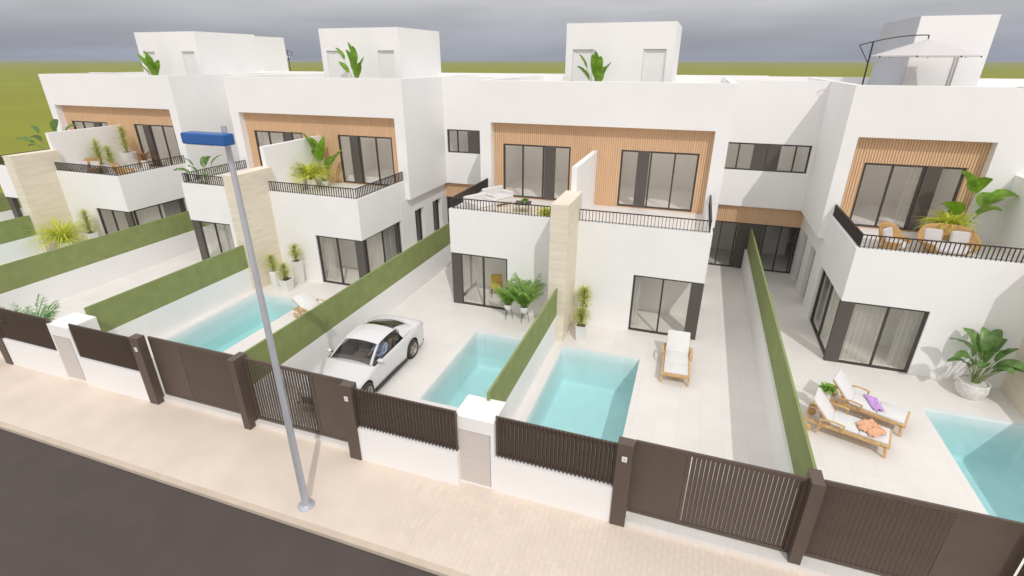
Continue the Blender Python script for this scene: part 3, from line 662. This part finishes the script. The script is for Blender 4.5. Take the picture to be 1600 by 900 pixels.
# ------------------------------------------------------------------ furniture
def lounger(label,loc,rz,back=38,towel=None,group='teak sun loungers with white cushions'):
    """local: foot at -y, head at +y, length 2.0, width .72"""
    t=thing('sun_lounger',label,'sun lounger',loc,rz,group); W=.41; zf=.33; hb=.35
    for s in (-1,1):
        MB().bar((s*W,-1.0,zf),(s*W,.95,zf),.045,.075).build('side_rail','teak',t,world=False)
        MB().bar((s*W,-.96,0),(s*W,-.90,zf),.045,.07,(0,1,0)).build('leg','teak',t,world=False)
        MB().bar((s*W,.62,.05),(s*W,.55,zf),.045,.06,(0,1,0)).build('leg','teak',t,world=False)
        a=MB(); a.bar((s*(W+.05),.02,.53),(s*(W+.05),.30,.56),.06,.025); a.bar((s*(W+.05),.30,.56),(s*(W+.05),.62,.50),.06,.025); a.bar((s*(W+.05),.05,zf),(s*(W+.05),.05,.53),.04,.04,(0,1,0)); a.bar((s*(W+.05),.58,zf),(s*(W+.05),.58,.50),.04,.04,(0,1,0)); a.build('armrest','teak',t,world=False)
        w=MB().lathe([(.10,0),(.115,.01),(.115,.035),(.10,.045)],(0,0,0),18); w=w.build('wheel','teak',t,world=False); w.location=(s*(W+.03)+.022,.86,.115); w.rotation_euler=(0,-math.pi/2,0)
    MB().bar((-W,-.98,zf),(W,-.98,zf),.05,.09).build('foot_rail','teak',t,world=False)
    MB().bar((-W,.93,zf),(W,.93,zf),.05,.07).build('head_rail','teak',t,world=False)
    sl_=MB().box(-W+.02,W-.02,-.028,.028,-.008,.008).build('slat','teak',t,world=False); sl_.location=(0,-.90,zf+.03)
    for i in range(1,14): inst(sl_,(0,-.90+i*.098,zf+.03),t)
    ba=math.radians(back); c,s2=math.cos(ba),math.sin(ba)
    f=MB()
    for s in (-1,1): f.bar((s*(W-.06),hb,zf+.03),(s*(W-.06),hb+c*.78,zf+.03+s2*.78),.04,.04)
    for q in range(8): d=.06+q*.095; f.box(-W+.05,W-.05,hb+c*d-.03,hb+c*d+.03,zf+.03+s2*d-.012,zf+.03+s2*d+.012)
    f.bar((0,hb+c*.5,zf+s2*.5),(0,.85,zf),.04,.03); f.build('backrest','teak',t,world=False)
    mbc=MB(); L1=1.29
    cu=[]
    def slab(p0,p1,w,th,nrm,name):
        p0,p1,nrm=Vector(p0),Vector(p1),Vector(nrm); rows=[]
        for i,(q,k) in enumerate(((0,.55),(.02,.9),(.06,1),(.5,1.04),(.94,1),(.98,.9),(1,.55))):
            pc=p0.lerp(p1,q); r=[]
            for xx,hh in ((-w,.12),(-w*1.0,.75),(-w*.95,1),(0,1.06),(w*.95,1),(w,.75),(w,.12)): r.append(pc+Vector((xx*(.97 if k<.95 else 1),0,0))+nrm*(th*hh*k))
            rows.append(r)
        mm=MB(); mm.grid(rows,True); mm.add([r[0] for r in rows]+[r[-1] for r in rows],[tuple(range(7))+tuple(range(13,6,-1))]); mm.add(rows[0],[tuple(range(7))]); mm.add(rows[-1],[tuple(range(6,-1,-1))])
        o=mm.build(name,'cushion',t,world=False); return o
    slab((0,-.95,zf+.04),(0,-.30,zf+.04),W-.045,.055,(0,0,1),'seat_cushion'); slab((0,-.295,zf+.04),(0,hb-.01,zf+.04),W-.045,.055,(0,0,1),'seat_cushion')
    slab((0,hb+.01,zf+.05),(0,hb+c*.80,zf+.05+s2*.80),W-.045,.055,(0,-s2,c),'back_cushion')
    return t
def towel(label,loc,rz,w,l,matn,rnd,name='towel',amp=.05):
    rg=random.Random(rnd); P=[]; n=16
    for i in range(n+1):
        r=[]
        for j in range(n+1):
            u,v=i/n-.5,j/n-.5; k=noise.noise(Vector((u*6+rnd,v*6,0)))+.6*noise.noise(Vector((u*13,v*13+rnd,2)))
            rr_=1+.35*noise.noise(Vector((u*3,v*3,rnd*2.0)))
            r.append((u*w*rr_,v*l*rr_,.02+amp*abs(k)+amp*.5*(1-4*u*u)))
        P.append(r)
    o=MB().grid(P).build(name,matn,None,world=False); o.location=loc; o.rotation_euler=(0,0,rz); tag(o,label,'towel')
    md=o.modifiers.new('thick','SOLIDIFY'); md.thickness=.008; return o
lounger('single sun lounger beside the middle pool, in front of the window',(.375,15.45,G),math.radians(1),40)
lounger('sun lounger nearer the street, peach towel near its foot',(4.90,13.55,G),math.radians(72),48)
lounger('sun lounger farther from the street, lilac cloth hanging on its cushion',(5.62,14.72,G),math.radians(66),48)
lounger('sun lounger mostly hidden by the green screen beside the left pool',(-13.1,14.55,G),math.radians(78),30)
towel('crumpled peach towel lying near the foot of the nearer lounger',(5.42,13.38,G+.41),.5,.62,.56,'peach',3,amp=.12)
towel('crumpled lilac cloth lying on the farther lounger',(5.80,14.68,G+.42),.12,.26,.72,'lilac',8,name='cloth',amp=.08)
fern('small leafy green plant in a pot between the heads of the two loungers',4.50,14.45,G,.32,.80,.13,150,rnd=3,matn='palm',width=.06,spread=.2)
def egg(label,loc,rz,w=.55,double=False,group='round rattan lounge chairs'):
    t=thing('rattan_armchair',label,'armchair',loc,rz,group); P=[]; n=28
    for i in range(9):
        f=i/8; r=[]
        for k in range(n+1):
            a=math.radians(-55)+math.radians(290)*k/n; hh=.30+.42*math.sin((a+math.pi/2-.0)/2 if False else max(0,math.sin(a))*math.pi/2)*1.0
            rr_=w*(.62+.42*f**.7); r.append((math.cos(a)*rr_,math.sin(a)*rr_*.85,.10+hh*f))
        P.append(r)
    o=MB().grid(P).build('shell','rattan',t,world=False); md=o.modifiers.new('thick','SOLIDIFY'); md.thickness=.035
    MB().lathe([(w*.62,.06),(w*.68,.12),(w*.72,.16)],(0,0,0),24).build('seat_base','rattan',t,world=False)
    for a in (45,135,225,315):
        MB().tube([(math.cos(math.radians(a))*w*.5,math.sin(math.radians(a))*w*.45,.12),(math.cos(math.radians(a))*w*.6,math.sin(math.radians(a))*w*.55,0)],.02,8).build('leg','teak',t,world=False)
    MB().lathe([(w*.5,.16),(w*.72,.18),(w*.76,.24),(w*.70,.30),(w*.3,.32)],(0,0,0),24).build('seat_cushion','linen',t,world=False)
    for s in ((-.5,.5) if double else (0,)):
        b=MB().bbox(-.26,.26,-.07,.07,-.2,.2,.05).build('back_cushion','linen',t,world=False); b.location=(s*w*.9,w*.42,.50); b.rotation_euler=(math.radians(-18),0,0)
    return t
egg('single round rattan armchair with white cushions on the right balcony',(6.6,19.3,TZ),math.radians(50),.56)
egg('wide round rattan love seat with white cushions on the right balcony',(8.15,19.45,TZ),math.radians(-4),.82,True)
egg('rattan armchair seen from behind the far left balcony rail',(-31.0,18.9,TZ),math.radians(20),.72,True)
egg('rattan armchair at the right corner of the far left balcony',(-28.2,19.0,TZ),math.radians(150),.6)
def armchair(label,loc,rz,w=1.0):
    t=thing('outdoor_sofa',label,'sofa',loc,rz,'white outdoor sofas'); 
    MB().bbox(-w/2,w/2,-.4,.4,.12,.30,.03).build('seat_base','cushion',t,world=False)
    MB().bbox(-w/2+.12,w/2-.12,-.40,.26,.302,.42,.04).build('seat_cushion','cushion',t,world=False)
    MB().bbox(-w/2,w/2,.27,.42,.302,.72,.04).build('backrest','cushion',t,world=False)
    for s in (-1,1):
        MB().bbox(s*w/2-s*.12,s*w/2,-.40,.265,.302,.56,.03).build('armrest','cushion',t,world=False)
        MB().tube([(s*w*.42,-.34,.12),(s*w*.42,-.34,0),(s*w*.42,.36,0),(s*w*.42,.36,.12)],.014,6).build('leg','teak',t,world=False)
    return t
armchair('white outdoor sofa nearer the rail on the middle left balcony',(-7.95,18.95,TZ),math.radians(62),1.15)
armchair('white outdoor sofa against the window on the middle left balcony',(-7.75,20.45,TZ),math.radians(62),1.15)
t=thing('coffee_table','low dark topped coffee table on the middle left balcony','table',(-6.35,19.7,TZ),.2)
MB().bbox(-.33,.33,-.33,.33,.36,.39,.01).build('tabletop','dpanel',t,world=False)
for a in (0,1,2,3):
    r=math.radians(45+90*a); MB().tube([(math.cos(r)*.2,math.sin(r)*.2,.36),(math.cos(r)*.42,math.sin(r)*.42,0)],.014,6).build('leg','teak',t,world=False)
fern('small green plant standing on the coffee table',-6.28,19.7,TZ+.392,.26,.1,.05,26,rnd=5,matn='bananab',width=.07,spread=.1)
tag(MB().bbox(-1.5,1.5,-1.1,1.1,0,.012,.004).build('rug','stone',None,world=False),'pale rug under the coffee table and sofas','rug').location=(-6.9,19.5,TZ)
t=thing('garden_bench','low grey stone bench behind the left stone pillar','bench',(-18.9,20.3,TZ)); MB().bbox(-.55,.55,-.2,.2,.34,.42,.01).build('bench_top','concrete',t,world=False)
for s in (-1,1): MB().bbox(s*.4-.08,s*.4+.08,-.16,.16,0,.34,.01).build('leg','concrete',t,world=False)
# curtains (pleated sheers behind the glass)
def curtain(label,axis,a0,a1,p,z0,z1,depth=.05):
    n=int(abs(a1-a0)/.03); P=[]
    for z in (z0,(z0+z1)/2,z1):
        r=[]
        for i in range(n+1):
            a=a0+(a1-a0)*i/n; w=depth*math.sin(i*1.25)+.02*math.sin(i*.4)
            r.append((a,p+w,z) if axis=='x' else (p+w,a,z))
        P.append(r)
    o=MB().grid(P); cx_=(a0+a1)/2; loc=(cx_,p,z0) if axis=='x' else (p,cx_,z0)
    o=o.build('curtain','curtain',None,loc=loc); tag(o,label,'curtain',group='sheer white curtains')
curtain('sheer curtain behind the right villa front glass, left half','x',5.45,6.6,17.95,G,2.4)
curtain('sheer curtain bunched at the right end of the right villa front window','x',7.0,7.42,17.95,G,2.4,.07)
curtain('sheer curtain in the side window of the right villa','y',18.1,20.6,5.5,G,2.4)
curtain('sheer curtain in the front window of the left villa, right garden','x',-15.3,-14.75,18.0,G,2.4)
curtain('sheer curtain in the side window of the left villa above the long screen','y',18.1,20.6,-13.2,G,2.4)
curtain('sheer curtain in the side window of the far left villa','y',18.1,20.6,-27.05,G,2.4)
curtain('sheer curtain in the left villa front window beside the lamp post','x',-22.2,-20.4,18.0,G,2.4)
curtain('sheer curtain in the middle window beside the palms','x',-8.3,-7.7,18.0,G,2.4)
curtain('sheer curtain at the left end of the window behind the single lounger','x',-1.4,-1.15,18.0,G,2.4)
curtain('sheer curtain in the upper window of the right villa','x',7.4,8.0,22.2,3.8,6.1,.08)
curtain('sheer curtain in the upper left window of the second villa','x',-21.7,-20.0,22.2,3.8,6.1,.07)
def dchair(label,loc,rz):
    t=thing('dining_chair',label,'chair',loc,rz,'mustard yellow chairs seen through the windows')
    MB().bbox(-.25,.25,-.25,.25,.42,.50,.03).build('seat','yellow',t,world=False); MB().bbox(-.25,.25,.2,.27,.50,.88,.03).build('backrest','yellow',t,world=False)
    for a in (-1,1):
        for b in (-1,1): MB().tube([(a*.18,b*.18,.42),(a*.24,b*.24,0)],.012,6).build('leg','rail',t,world=False)
dchair('mustard chair behind the window beside the balcony palms',(-7.25,18.9,G),.4)
dchair('mustard chair inside the left villa, nearer the corner window',(-14.1,19.3,G),2.0)
dchair('mustard chair inside the left villa, deeper in the room',(-14.0,20.3,G),1.2)

# ------------------------------------------------------------------ parasols
def parasol(label,x,y,z,rz,s=1.0):
    t=thing('cantilever_parasol',label,'parasol',(x,y,z),rz,'roof terrace parasols'); Z=2.32
    MB().tube([(0,0,.06),(0,0,Z)],.028,10).build('mast','rail',t,world=False)
    MB().bbox(-.4,.4,-.4,.4,0,.06,.01).build('base','concrete',t,world=False)
    pts=[(-.42+q*2.10,0,Z-.18+.50*math.sin(math.pi*(.12+.42*q))-.0) for q in [i/14 for i in range(15)]]
    k=Z-(pts[3][2]); pts=[(p[0],p[1],p[2]+k+.02) for p in pts]
    MB().tube(pts,.018,8).build('arm','rail',t,world=False)
    MB().tube([pts[0],(0,0,Z-.72)],.015,8).build('brace','rail',t,world=False)
    ap=Vector((pts[-1][0],0,pts[-1][2]-.12)); R_=1.62; n=8; zr=Z-.46
    P=[[ap]*(n+1)]
    for f in (.35,.7,1): P.append([Vector((ap.x+math.cos(2*math.pi*(k_+.5)/n)*R_*f,math.sin(2*math.pi*(k_+.5)/n)*R_*f,ap.z+(zr-ap.z)*f)) for k_ in range(n+1)])
    P.append([p+Vector((0,0,-.05)) for p in P[-1]])
    MB().grid(P,False)  .build('canopy','canopy',t,world=False)
    for k_ in range(n):
        a=2*math.pi*(k_+.5)/n; e=Vector((ap.x+math.cos(a)*R_,math.sin(a)*R_,zr-.02)); MB().tube([ap+Vector((0,0,-.06)),e],.009,5).build('rib','rail',t,world=False)
        MB().tube([e,e+Vector((math.cos(a)*.03,math.sin(a)*.03,-.04))],.022,6).build('rib_tip','rail',t,world=False)
    MB().tube([(pts[-1][0],0,pts[-1][2]),ap],.022,8).build('hanger','rail',t,world=False)
parasol('white cantilever parasol with dark mast on the right villa roof',5.72,24.2,7.8,0)
LL=[o for o in bpy.data.objects if o.get('label')==labs[0]][0]
B(-31.6,-24.7,31.06,36.5,0,7.8).build('rear_annex','plaster',LL)
B(-31.5,-29.12,30.76,33.5,7.8,10.96).build('stair_tower_annex','plaster',LL)
parasol('parasol frame showing behind the far left stair tower',-29.92,34.6,7.8,math.radians(180))

# ------------------------------------------------------------------ car
def sm(ys,vs,y): 
    y=np.asarray(y,float); ys=np.array(ys); vs=np.array(vs); i=np.clip(np.searchsorted(ys,y)-1,0,len(ys)-2)
    t=np.clip((y-ys[i])/(ys[i+1]-ys[i]),0,1); m_=np.gradient(vs,ys); h=ys[i+1]-ys[i]
    return (2*t**3-3*t**2+1)*vs[i]+(t**3-2*t**2+t)*h*m_[i]+(-2*t**3+3*t**2)*vs[i+1]+(t**3-t**2)*h*m_[i+1]
CARX,CARY=-9.08,11.84
car=thing('parked_car','white two-door coupe parked behind the slatted gate','car',(CARX,CARY,G))
YS=[-2.36,-2.25,-2.0,-1.6,-1.2,-.8,-.3,.3,.9,1.3,1.8,2.2,2.38]
ZE=[.60,.68,.75,.81,.845,.87,.90,.92,.96,.99,.99,.95,.88]
ZC=[.64,.74,.83,.89,.93,.955,.93,.95,.98,1.0,1.04,1.01,.92]
HW=[.70,.80,.885,.935,.945,.94,.935,.935,.955,.965,.95,.885,.80]
ya=sorted(set([round(v,3) for v in np.arange(-2.36,2.381,.07)]+[2.38]))
HUB=(-1.36,1.36); WR=.345
def zbot(y):
    z=.20+.06*max(0,(abs(y)-2.0)/.38)
    for h in HUB:
        if abs(y-h)<.40: z=max(z,.335+math.sqrt(max(0,.40**2-(y-h)**2)))
    return z
rows=[]
for y in ya:
    ze,zc,w=float(sm(YS,ZE,y)),float(sm(YS,ZC,y)),float(sm(YS,HW,y)); zb=min(zbot(y),ze-.1)
    r=[]
    for f in (0,.3,.6,.8): r.append((w*f*.93,y,ze+(zc-ze)*(1-(f/.93)**2)))
    r+= [(w*.90,y,ze+.01),(w*.955,y,ze-.035)]
    for f,k in ((.25,.985),(.5,1.0),(.75,.99),(1,.965)):
        r.append((w*k,y,(ze-.035)+(zb-ze+.035)*f))
    rows.append(r)
def carside(mb,s,lo,hi,keep):
    n=len(rows[0])
    for i in range(len(rows)-1):
        for j in range(n-1):
            yc=(rows[i][j][1]+rows[i+1][j][1])/2
            if keep(yc,j): 
                q=[rows[i][j],rows[i][j+1],rows[i+1][j+1],rows[i+1][j]]; q=[(s*a,b,c) for a,b,c in q]
                if s<0: q=q[::-1]
                mb.add(q,[(0,1,2,3)],True)
bm_=MB()
for s in (1,-1): carside(bm_,s,0,0,lambda y,j: not(-.78<y<1.55 and j<4))
for i,e in ((0,1),(-1,-1)):
    R0=rows[i]; v=[(a,b,c) for a,b,c in R0]+[(-a,b,c) for a,b,c in R0[::-1]]; bm_.add(v,[tuple(range(len(v))) if e>0 else tuple(range(len(v)-1,-1,-1))])
body=bm_.build('body','carpaint',car,world=False)
bw=bmesh.new(); bw.from_mesh(body.data); bmesh.ops.remove_doubles(bw,verts=bw.verts,dist=.0008); bmesh.ops.recalc_face_normals(bw,faces=bw.faces); bw.to_mesh(body.data); bw.free()
# greenhouse helpers
def roofz(y): return float(sm([-.80,-.45,-.12,.3,.8,1.15,1.45,1.72,2.0],[.955,1.16,1.315,1.375,1.355,1.29,1.19,1.09,1.0],y))
def roofw(y): return float(sm([-.80,-.45,-.12,.3,.8,1.15,1.45,1.72,2.0],[.74,.66,.60,.59,.585,.575,.57,.58,.60],y))
def beltw(y): return float(sm(YS,HW,y))*.88
def beltz(y): return float(sm(YS,ZE,y))+.012
def sect(y,f,s=1):   # f 0..1 across the roof from centre to edge
    w=roofw(y)*f; return (s*w,y-(.10*(1-f*f) if y<-.1 else 0)*max(0,min(1,(-.1-y)/.7))+(.09*(1-f*f))*max(0,min(1,(y-1.1)/.6)),roofz(y)-.055*f*f)
fs=[-1,-.8,-.5,-.2,0,.2,.5,.8,1]
def topgrid(y0,y1,n,inset=1.0): return [[sect(y0+(y1-y0)*i/n,abs(f)*inset,1 if f>=0 else -1) for f in fs] for i in range(n+1)]
MB().grid(topgrid(-.12,.88,12)).build('roof','carpaint',car,world=False)
MB().grid(topgrid(-.79,-.12,6,.94)).build('windscreen','carglass',car,world=False)
dk=MB().grid([[sect(y,abs(f),1 if f>=0 else -1) for f in fs] for y in (1.655,1.75,1.85,1.93)]); dk.build('rear_deck','carpaint',car,world=False)
MB().grid(topgrid(.88,1.66,6,.90)).build('rear_window','privacy',car,world=False)
def edge(y,s): q=sect(y,1,s); return Vector(q)
def belt(y,s): return Vector((s*beltw(y),y,beltz(y)))
for s in (1,-1):
    pil=MB(); qp=MB()
    ys_=[-.79+.67*i/5 for i in range(6)]
    pil.grid([[Vector(sect(y,.94,s)),edge(y,s),edge(y,s)+Vector((s*.03,0.05,-.03))] for y in ys_])
    # rear quarter: roof edge down to belt
    qp.grid([[Vector(sect(y,.9 if y>.88 else 1,s)),edge(y,s)]+[edge(y,s).lerp(belt(y,s)+Vector((s*.04*k,0,-.015)),k) for k in (.25,.5,.75,1)] for y in [.93+1.0*i/10 for i in range(11)]])
    gt=MB().grid([[edge(y,s),edge(y,s).lerp(belt(y,s),.10)] for y in [-.15+1.1*i/8 for i in range(9)]])
    for q,nm in ((pil,'windscreen_pillar'),(qp,'rear_quarter'),(gt,'roof_rail')):
        po=q.build(nm,'carpaint',car,world=False); md=po.modifiers.new('thick','SOLIDIFY'); md.thickness=.02
for s in (1,-1):
    P=[]
    for i in range(13):
        y=-.66+1.64*i/12; top=edge(y,s).lerp(belt(y,s),.08); bot=belt(y,s)+Vector((0,0,.01))
        if y<-.12: # under the A pillar
            top=edge(y,s)+Vector((s*.02,.03,-.03))
        if y>.62: bot=bot.lerp(top,min(1,((y-.62)/.38)**1.3*.75)); 
        P.append([top,top.lerp(bot,.5)+Vector((s*.012,0,0)),bot])
    MB().grid(P).build('side_window','carglass',car,world=False)
    o=MB().tube([P[0][2]]+[p[0] for p in P]+[p[2] for p in P[::-1]],.011,6).build('window_trim','black',car,world=False)
    sk=MB().box(s*.90,s*.955,-.95,.95,.17,.235).build('sill_trim','black',car,world=False)
    # mirrors
    a=MB().lathe([(.0,-.02),(.07,-.01),(.095,.05),(.085,.1),(.04,.13),(0,.135)],(0,0,0),12,False); o=a.build('wing_mirror','carpaint',car,world=False); o.location=(s*.93,-.50,.99); o.rotation_euler=(math.radians(90),0,math.radians(s*10)); o.scale=(1.15,.7,.9)
    MB().bar((s*.86,-.47,.92),(s*.95,-.47,.96),.05,.03).build('mirror_arm','black',car,world=False)
    # wheels
    for h in HUB:
        wt=MB().lathe([(.20,-.115),(.30,-.12),(.34,-.09),(WR,-.04),(WR,.04),(.34,.09),(.30,.12),(.24,.118)],(0,0,0),28,False).build('wheel','tyre',car,world=False); wt.location=(s*.845,h,WR-.005); wt.rotation_euler=(0,math.radians(90)*s,0)
        MB().lathe([(.235,.112),(.215,.10),(.215,.02),(0.0,.0)],(0,0,0),28,False).build('rim','rim',wt,world=False)
        sp_=MB()
        for k in range(5):
            for d_ in (-.13,.13):
                a=k*2*math.pi/5; sp_.bar((math.cos(a)*.03,math.sin(a)*.03,.085),(math.cos(a+d_)*.225,math.sin(a+d_)*.225,.105),.028,.02,(0,0,1))
        sp_.lathe([(.05,.07),(.05,.1),(.03,.108)],(0,0,0),12); sp_.build('spokes','rim',wt,world=False)
    MB().bbox(s*.52-.16,s*.52+.16,-2.345,-2.20,.60,.70,.03).build('headlight','white',car,world=False)
    MB().bbox(s*.60-.2,s*.60+.2,2.30,2.385,.72,.82,.02).build('tail_light','black',car,world=False)
MB().bbox(-.55,.55,-2.385,-2.30,.33,.58,.03).build('grille','black',car,world=False)
MB().bbox(-.86,.86,-2.28,2.28,.18,.26,.03).build('underbody','black',car,world=False)
wa=MB()
for s in (1,-1):
    for h in HUB: wa.box(s*.55,s*.80,h-.42,h+.42,.24,.80)
wa.build('wheel_arch_liner','black',car,world=False)
# interior
da=MB(); da.grid([[(x,y,z-.05*(x/.75)**2) for x in (-.76,-.5,-.2,.2,.5,.76)] for y,z in ((-.80,.90),(-.6,.915),(-.42,.90),(-.34,.80),(-.34,.5))]); da.build('dashboard','dash',car,world=False)
MB().box(-.80,.80,-.4,1.5,.27,.29).build('cabin_floor','black',car,world=False)
MB().bbox(-.09,.09,-.4,.7,.3,.58,.03).build('centre_console','dash',car,world=False)
for s in (1,-1):
    MB().box(s*.80,s*.82,-.75,1.5,.3,.88).build('door_card','dash',car,world=False)
    st=MB().bbox(s*.38-.24,s*.38+.24,-.05,.48,.38,.52,.04).build('front_seat','seat',car,world=False)
    b=MB().bbox(-.23,.23,-.06,.06,0,.62,.05); b=b.build('seat_back','seat',st,world=False); b.location=(s*.38,.47,.48); b.rotation_euler=(math.radians(-18),0,0)
    hr=MB().bbox(-.12,.12,-.045,.045,0,.17,.03).build('headrest','seat',st,world=False); hr.location=(s*.38,.70,1.07); hr.rotation_euler=(math.radians(-14),0,0)
MB().bbox(-.62,.62,.95,1.25,.45,.88,.05).build('rear_seat','seat',car,world=False)
MB().box(-.6,.6,1.25,1.7,.86,.88).build('parcel_shelf','dash',car,world=False)
tor=MB(); pts=[(.38+.18*math.cos(a),-.22+.06*math.sin(a),.82+.17*math.sin(a)) for a in [2*math.pi*i/20 for i in range(21)]]; tor.tube(pts,.014,8,False); tor.bar((.22,-.22,.82),(.54,-.22,.82),.03,.02); tor.build('steering_wheel','black',car,world=False)
MB().bbox(-.10,.10,-.2,-.17,1.20,1.26,.01).build('interior_mirror','black',car,world=False)

# ------------------------------------------------------------------ driver : one skinned body
def skinned(name,verts,edges,rad,mat_,parent,root=0,levels=1,fn=None,mats=None):
    me=bpy.data.meshes.new(name); me.from_pydata(verts,edges,[]); o=bpy.data.objects.new(name,me); COL.objects.link(o)
    bpy.context.view_layer.objects.active=o; md=o.modifiers.new('s','SKIN'); md.use_smooth_shade=True
    for i,r in enumerate(rad): me.skin_vertices[0].data[i].radius=(r,r) if not isinstance(r,tuple) else r
    me.skin_vertices[0].data[root].use_root=True
    m2=o.modifiers.new('u','SUBSURF'); m2.levels=levels; m2.render_levels=levels
    dg=bpy.context.evaluated_depsgraph_get(); ev=bpy.data.meshes.new_from_object(o.evaluated_get(dg)); o.modifiers.clear(); o.data=ev
    for q in (mats or [mat_]): ev.materials.append(MT[q])
    for p in ev.polygons:
        p.use_smooth=True
        if fn: p.material_index=fn(p.center)
    o.parent=parent; return o
drv=thing('person','driver in a pale blue shirt with both hands on the steering wheel','person',(CARX+.38,CARY+.22,G+.52))
V_=[(0,.10,.06),(0,.13,.22),(0,.20,.40),(0,.22,.50),(0,.19,.60),(0,.15,.70),  # 0..5 pelvis..head
 (.17,.19,.46),(.24,.0,.28),(.17,-.30,.30),(.15,-.37,.31),(-.17,.19,.46),(-.24,.0,.28),(-.17,-.30,.30),(-.15,-.37,.31), #6..13
 (.09,.08,.04),(.12,-.33,.10),(.12,-.50,-.18),(-.09,.08,.04),(-.12,-.33,.10),(-.12,-.50,-.18),(.12,-.60,-.2),(-.12,-.60,-.2)]
E_=[(0,1),(1,2),(2,3),(3,4),(4,5),(2,6),(6,7),(7,8),(8,9),(2,10),(10,11),(11,12),(12,13),(0,14),(14,15),(15,16),(0,17),(17,18),(18,19),(16,20),(19,21)]
Rd=[.14,.13,.14,.055,.085,.09,.065,.045,.030,.035,.065,.045,.030,.035,.085,.065,.05,.085,.065,.05,.04,.04]
def dfn(c): 
    if c.z>.52 or c.y<-.27 and c.z>.2: return 0
    if c.z<.10: return 2
    return 1
skinned('body',V_,E_,Rd,None,drv,0,2,dfn,['skin','shirt','navy'])
for s in (1,-1):
    for k in range(5):
        a=.14*s+s*.012; z=.335-.014*k; L=(.045,.06,.065,.06,.05)[k]
        MB().tube([(s*.155,-.385,z-.01),(s*.162,-.385-L*.6,z),(s*.150,-.40-L*.75,z-.012),(s*.138,-.39-L*.5,z-.018)],[.010,.009,.008,.006],6).build('finger','skin',drv,world=False)
MB().lathe([(.0,.115),(.05,.105),(.085,.07),(.098,.02),(.092,-.03),(.07,-.06)],(0,.185,.70),14,False).build('hair','hair',drv,world=False)
f_=MB().tube([(0,.085,.69),(0,.055,.665),(0,.075,.655)],[.008,.013,.006],6); f_.build('nose','skin',drv,world=False)
for s in (1,-1):
    MB().lathe([(0,-.01),(.010,0),(0,.01)],(s*.034,.078,.70),8,False).build('eye','white',drv,world=False)
    MB().lathe([(0,-.02),(.012,0),(0,.02)],(s*.09,.15,.685),8,False).build('ear','skin',drv,world=False)
MB().bar((-.022,.078,.632),(.022,.078,.632),.008,.008).build('mouth','peach',drv,world=False)
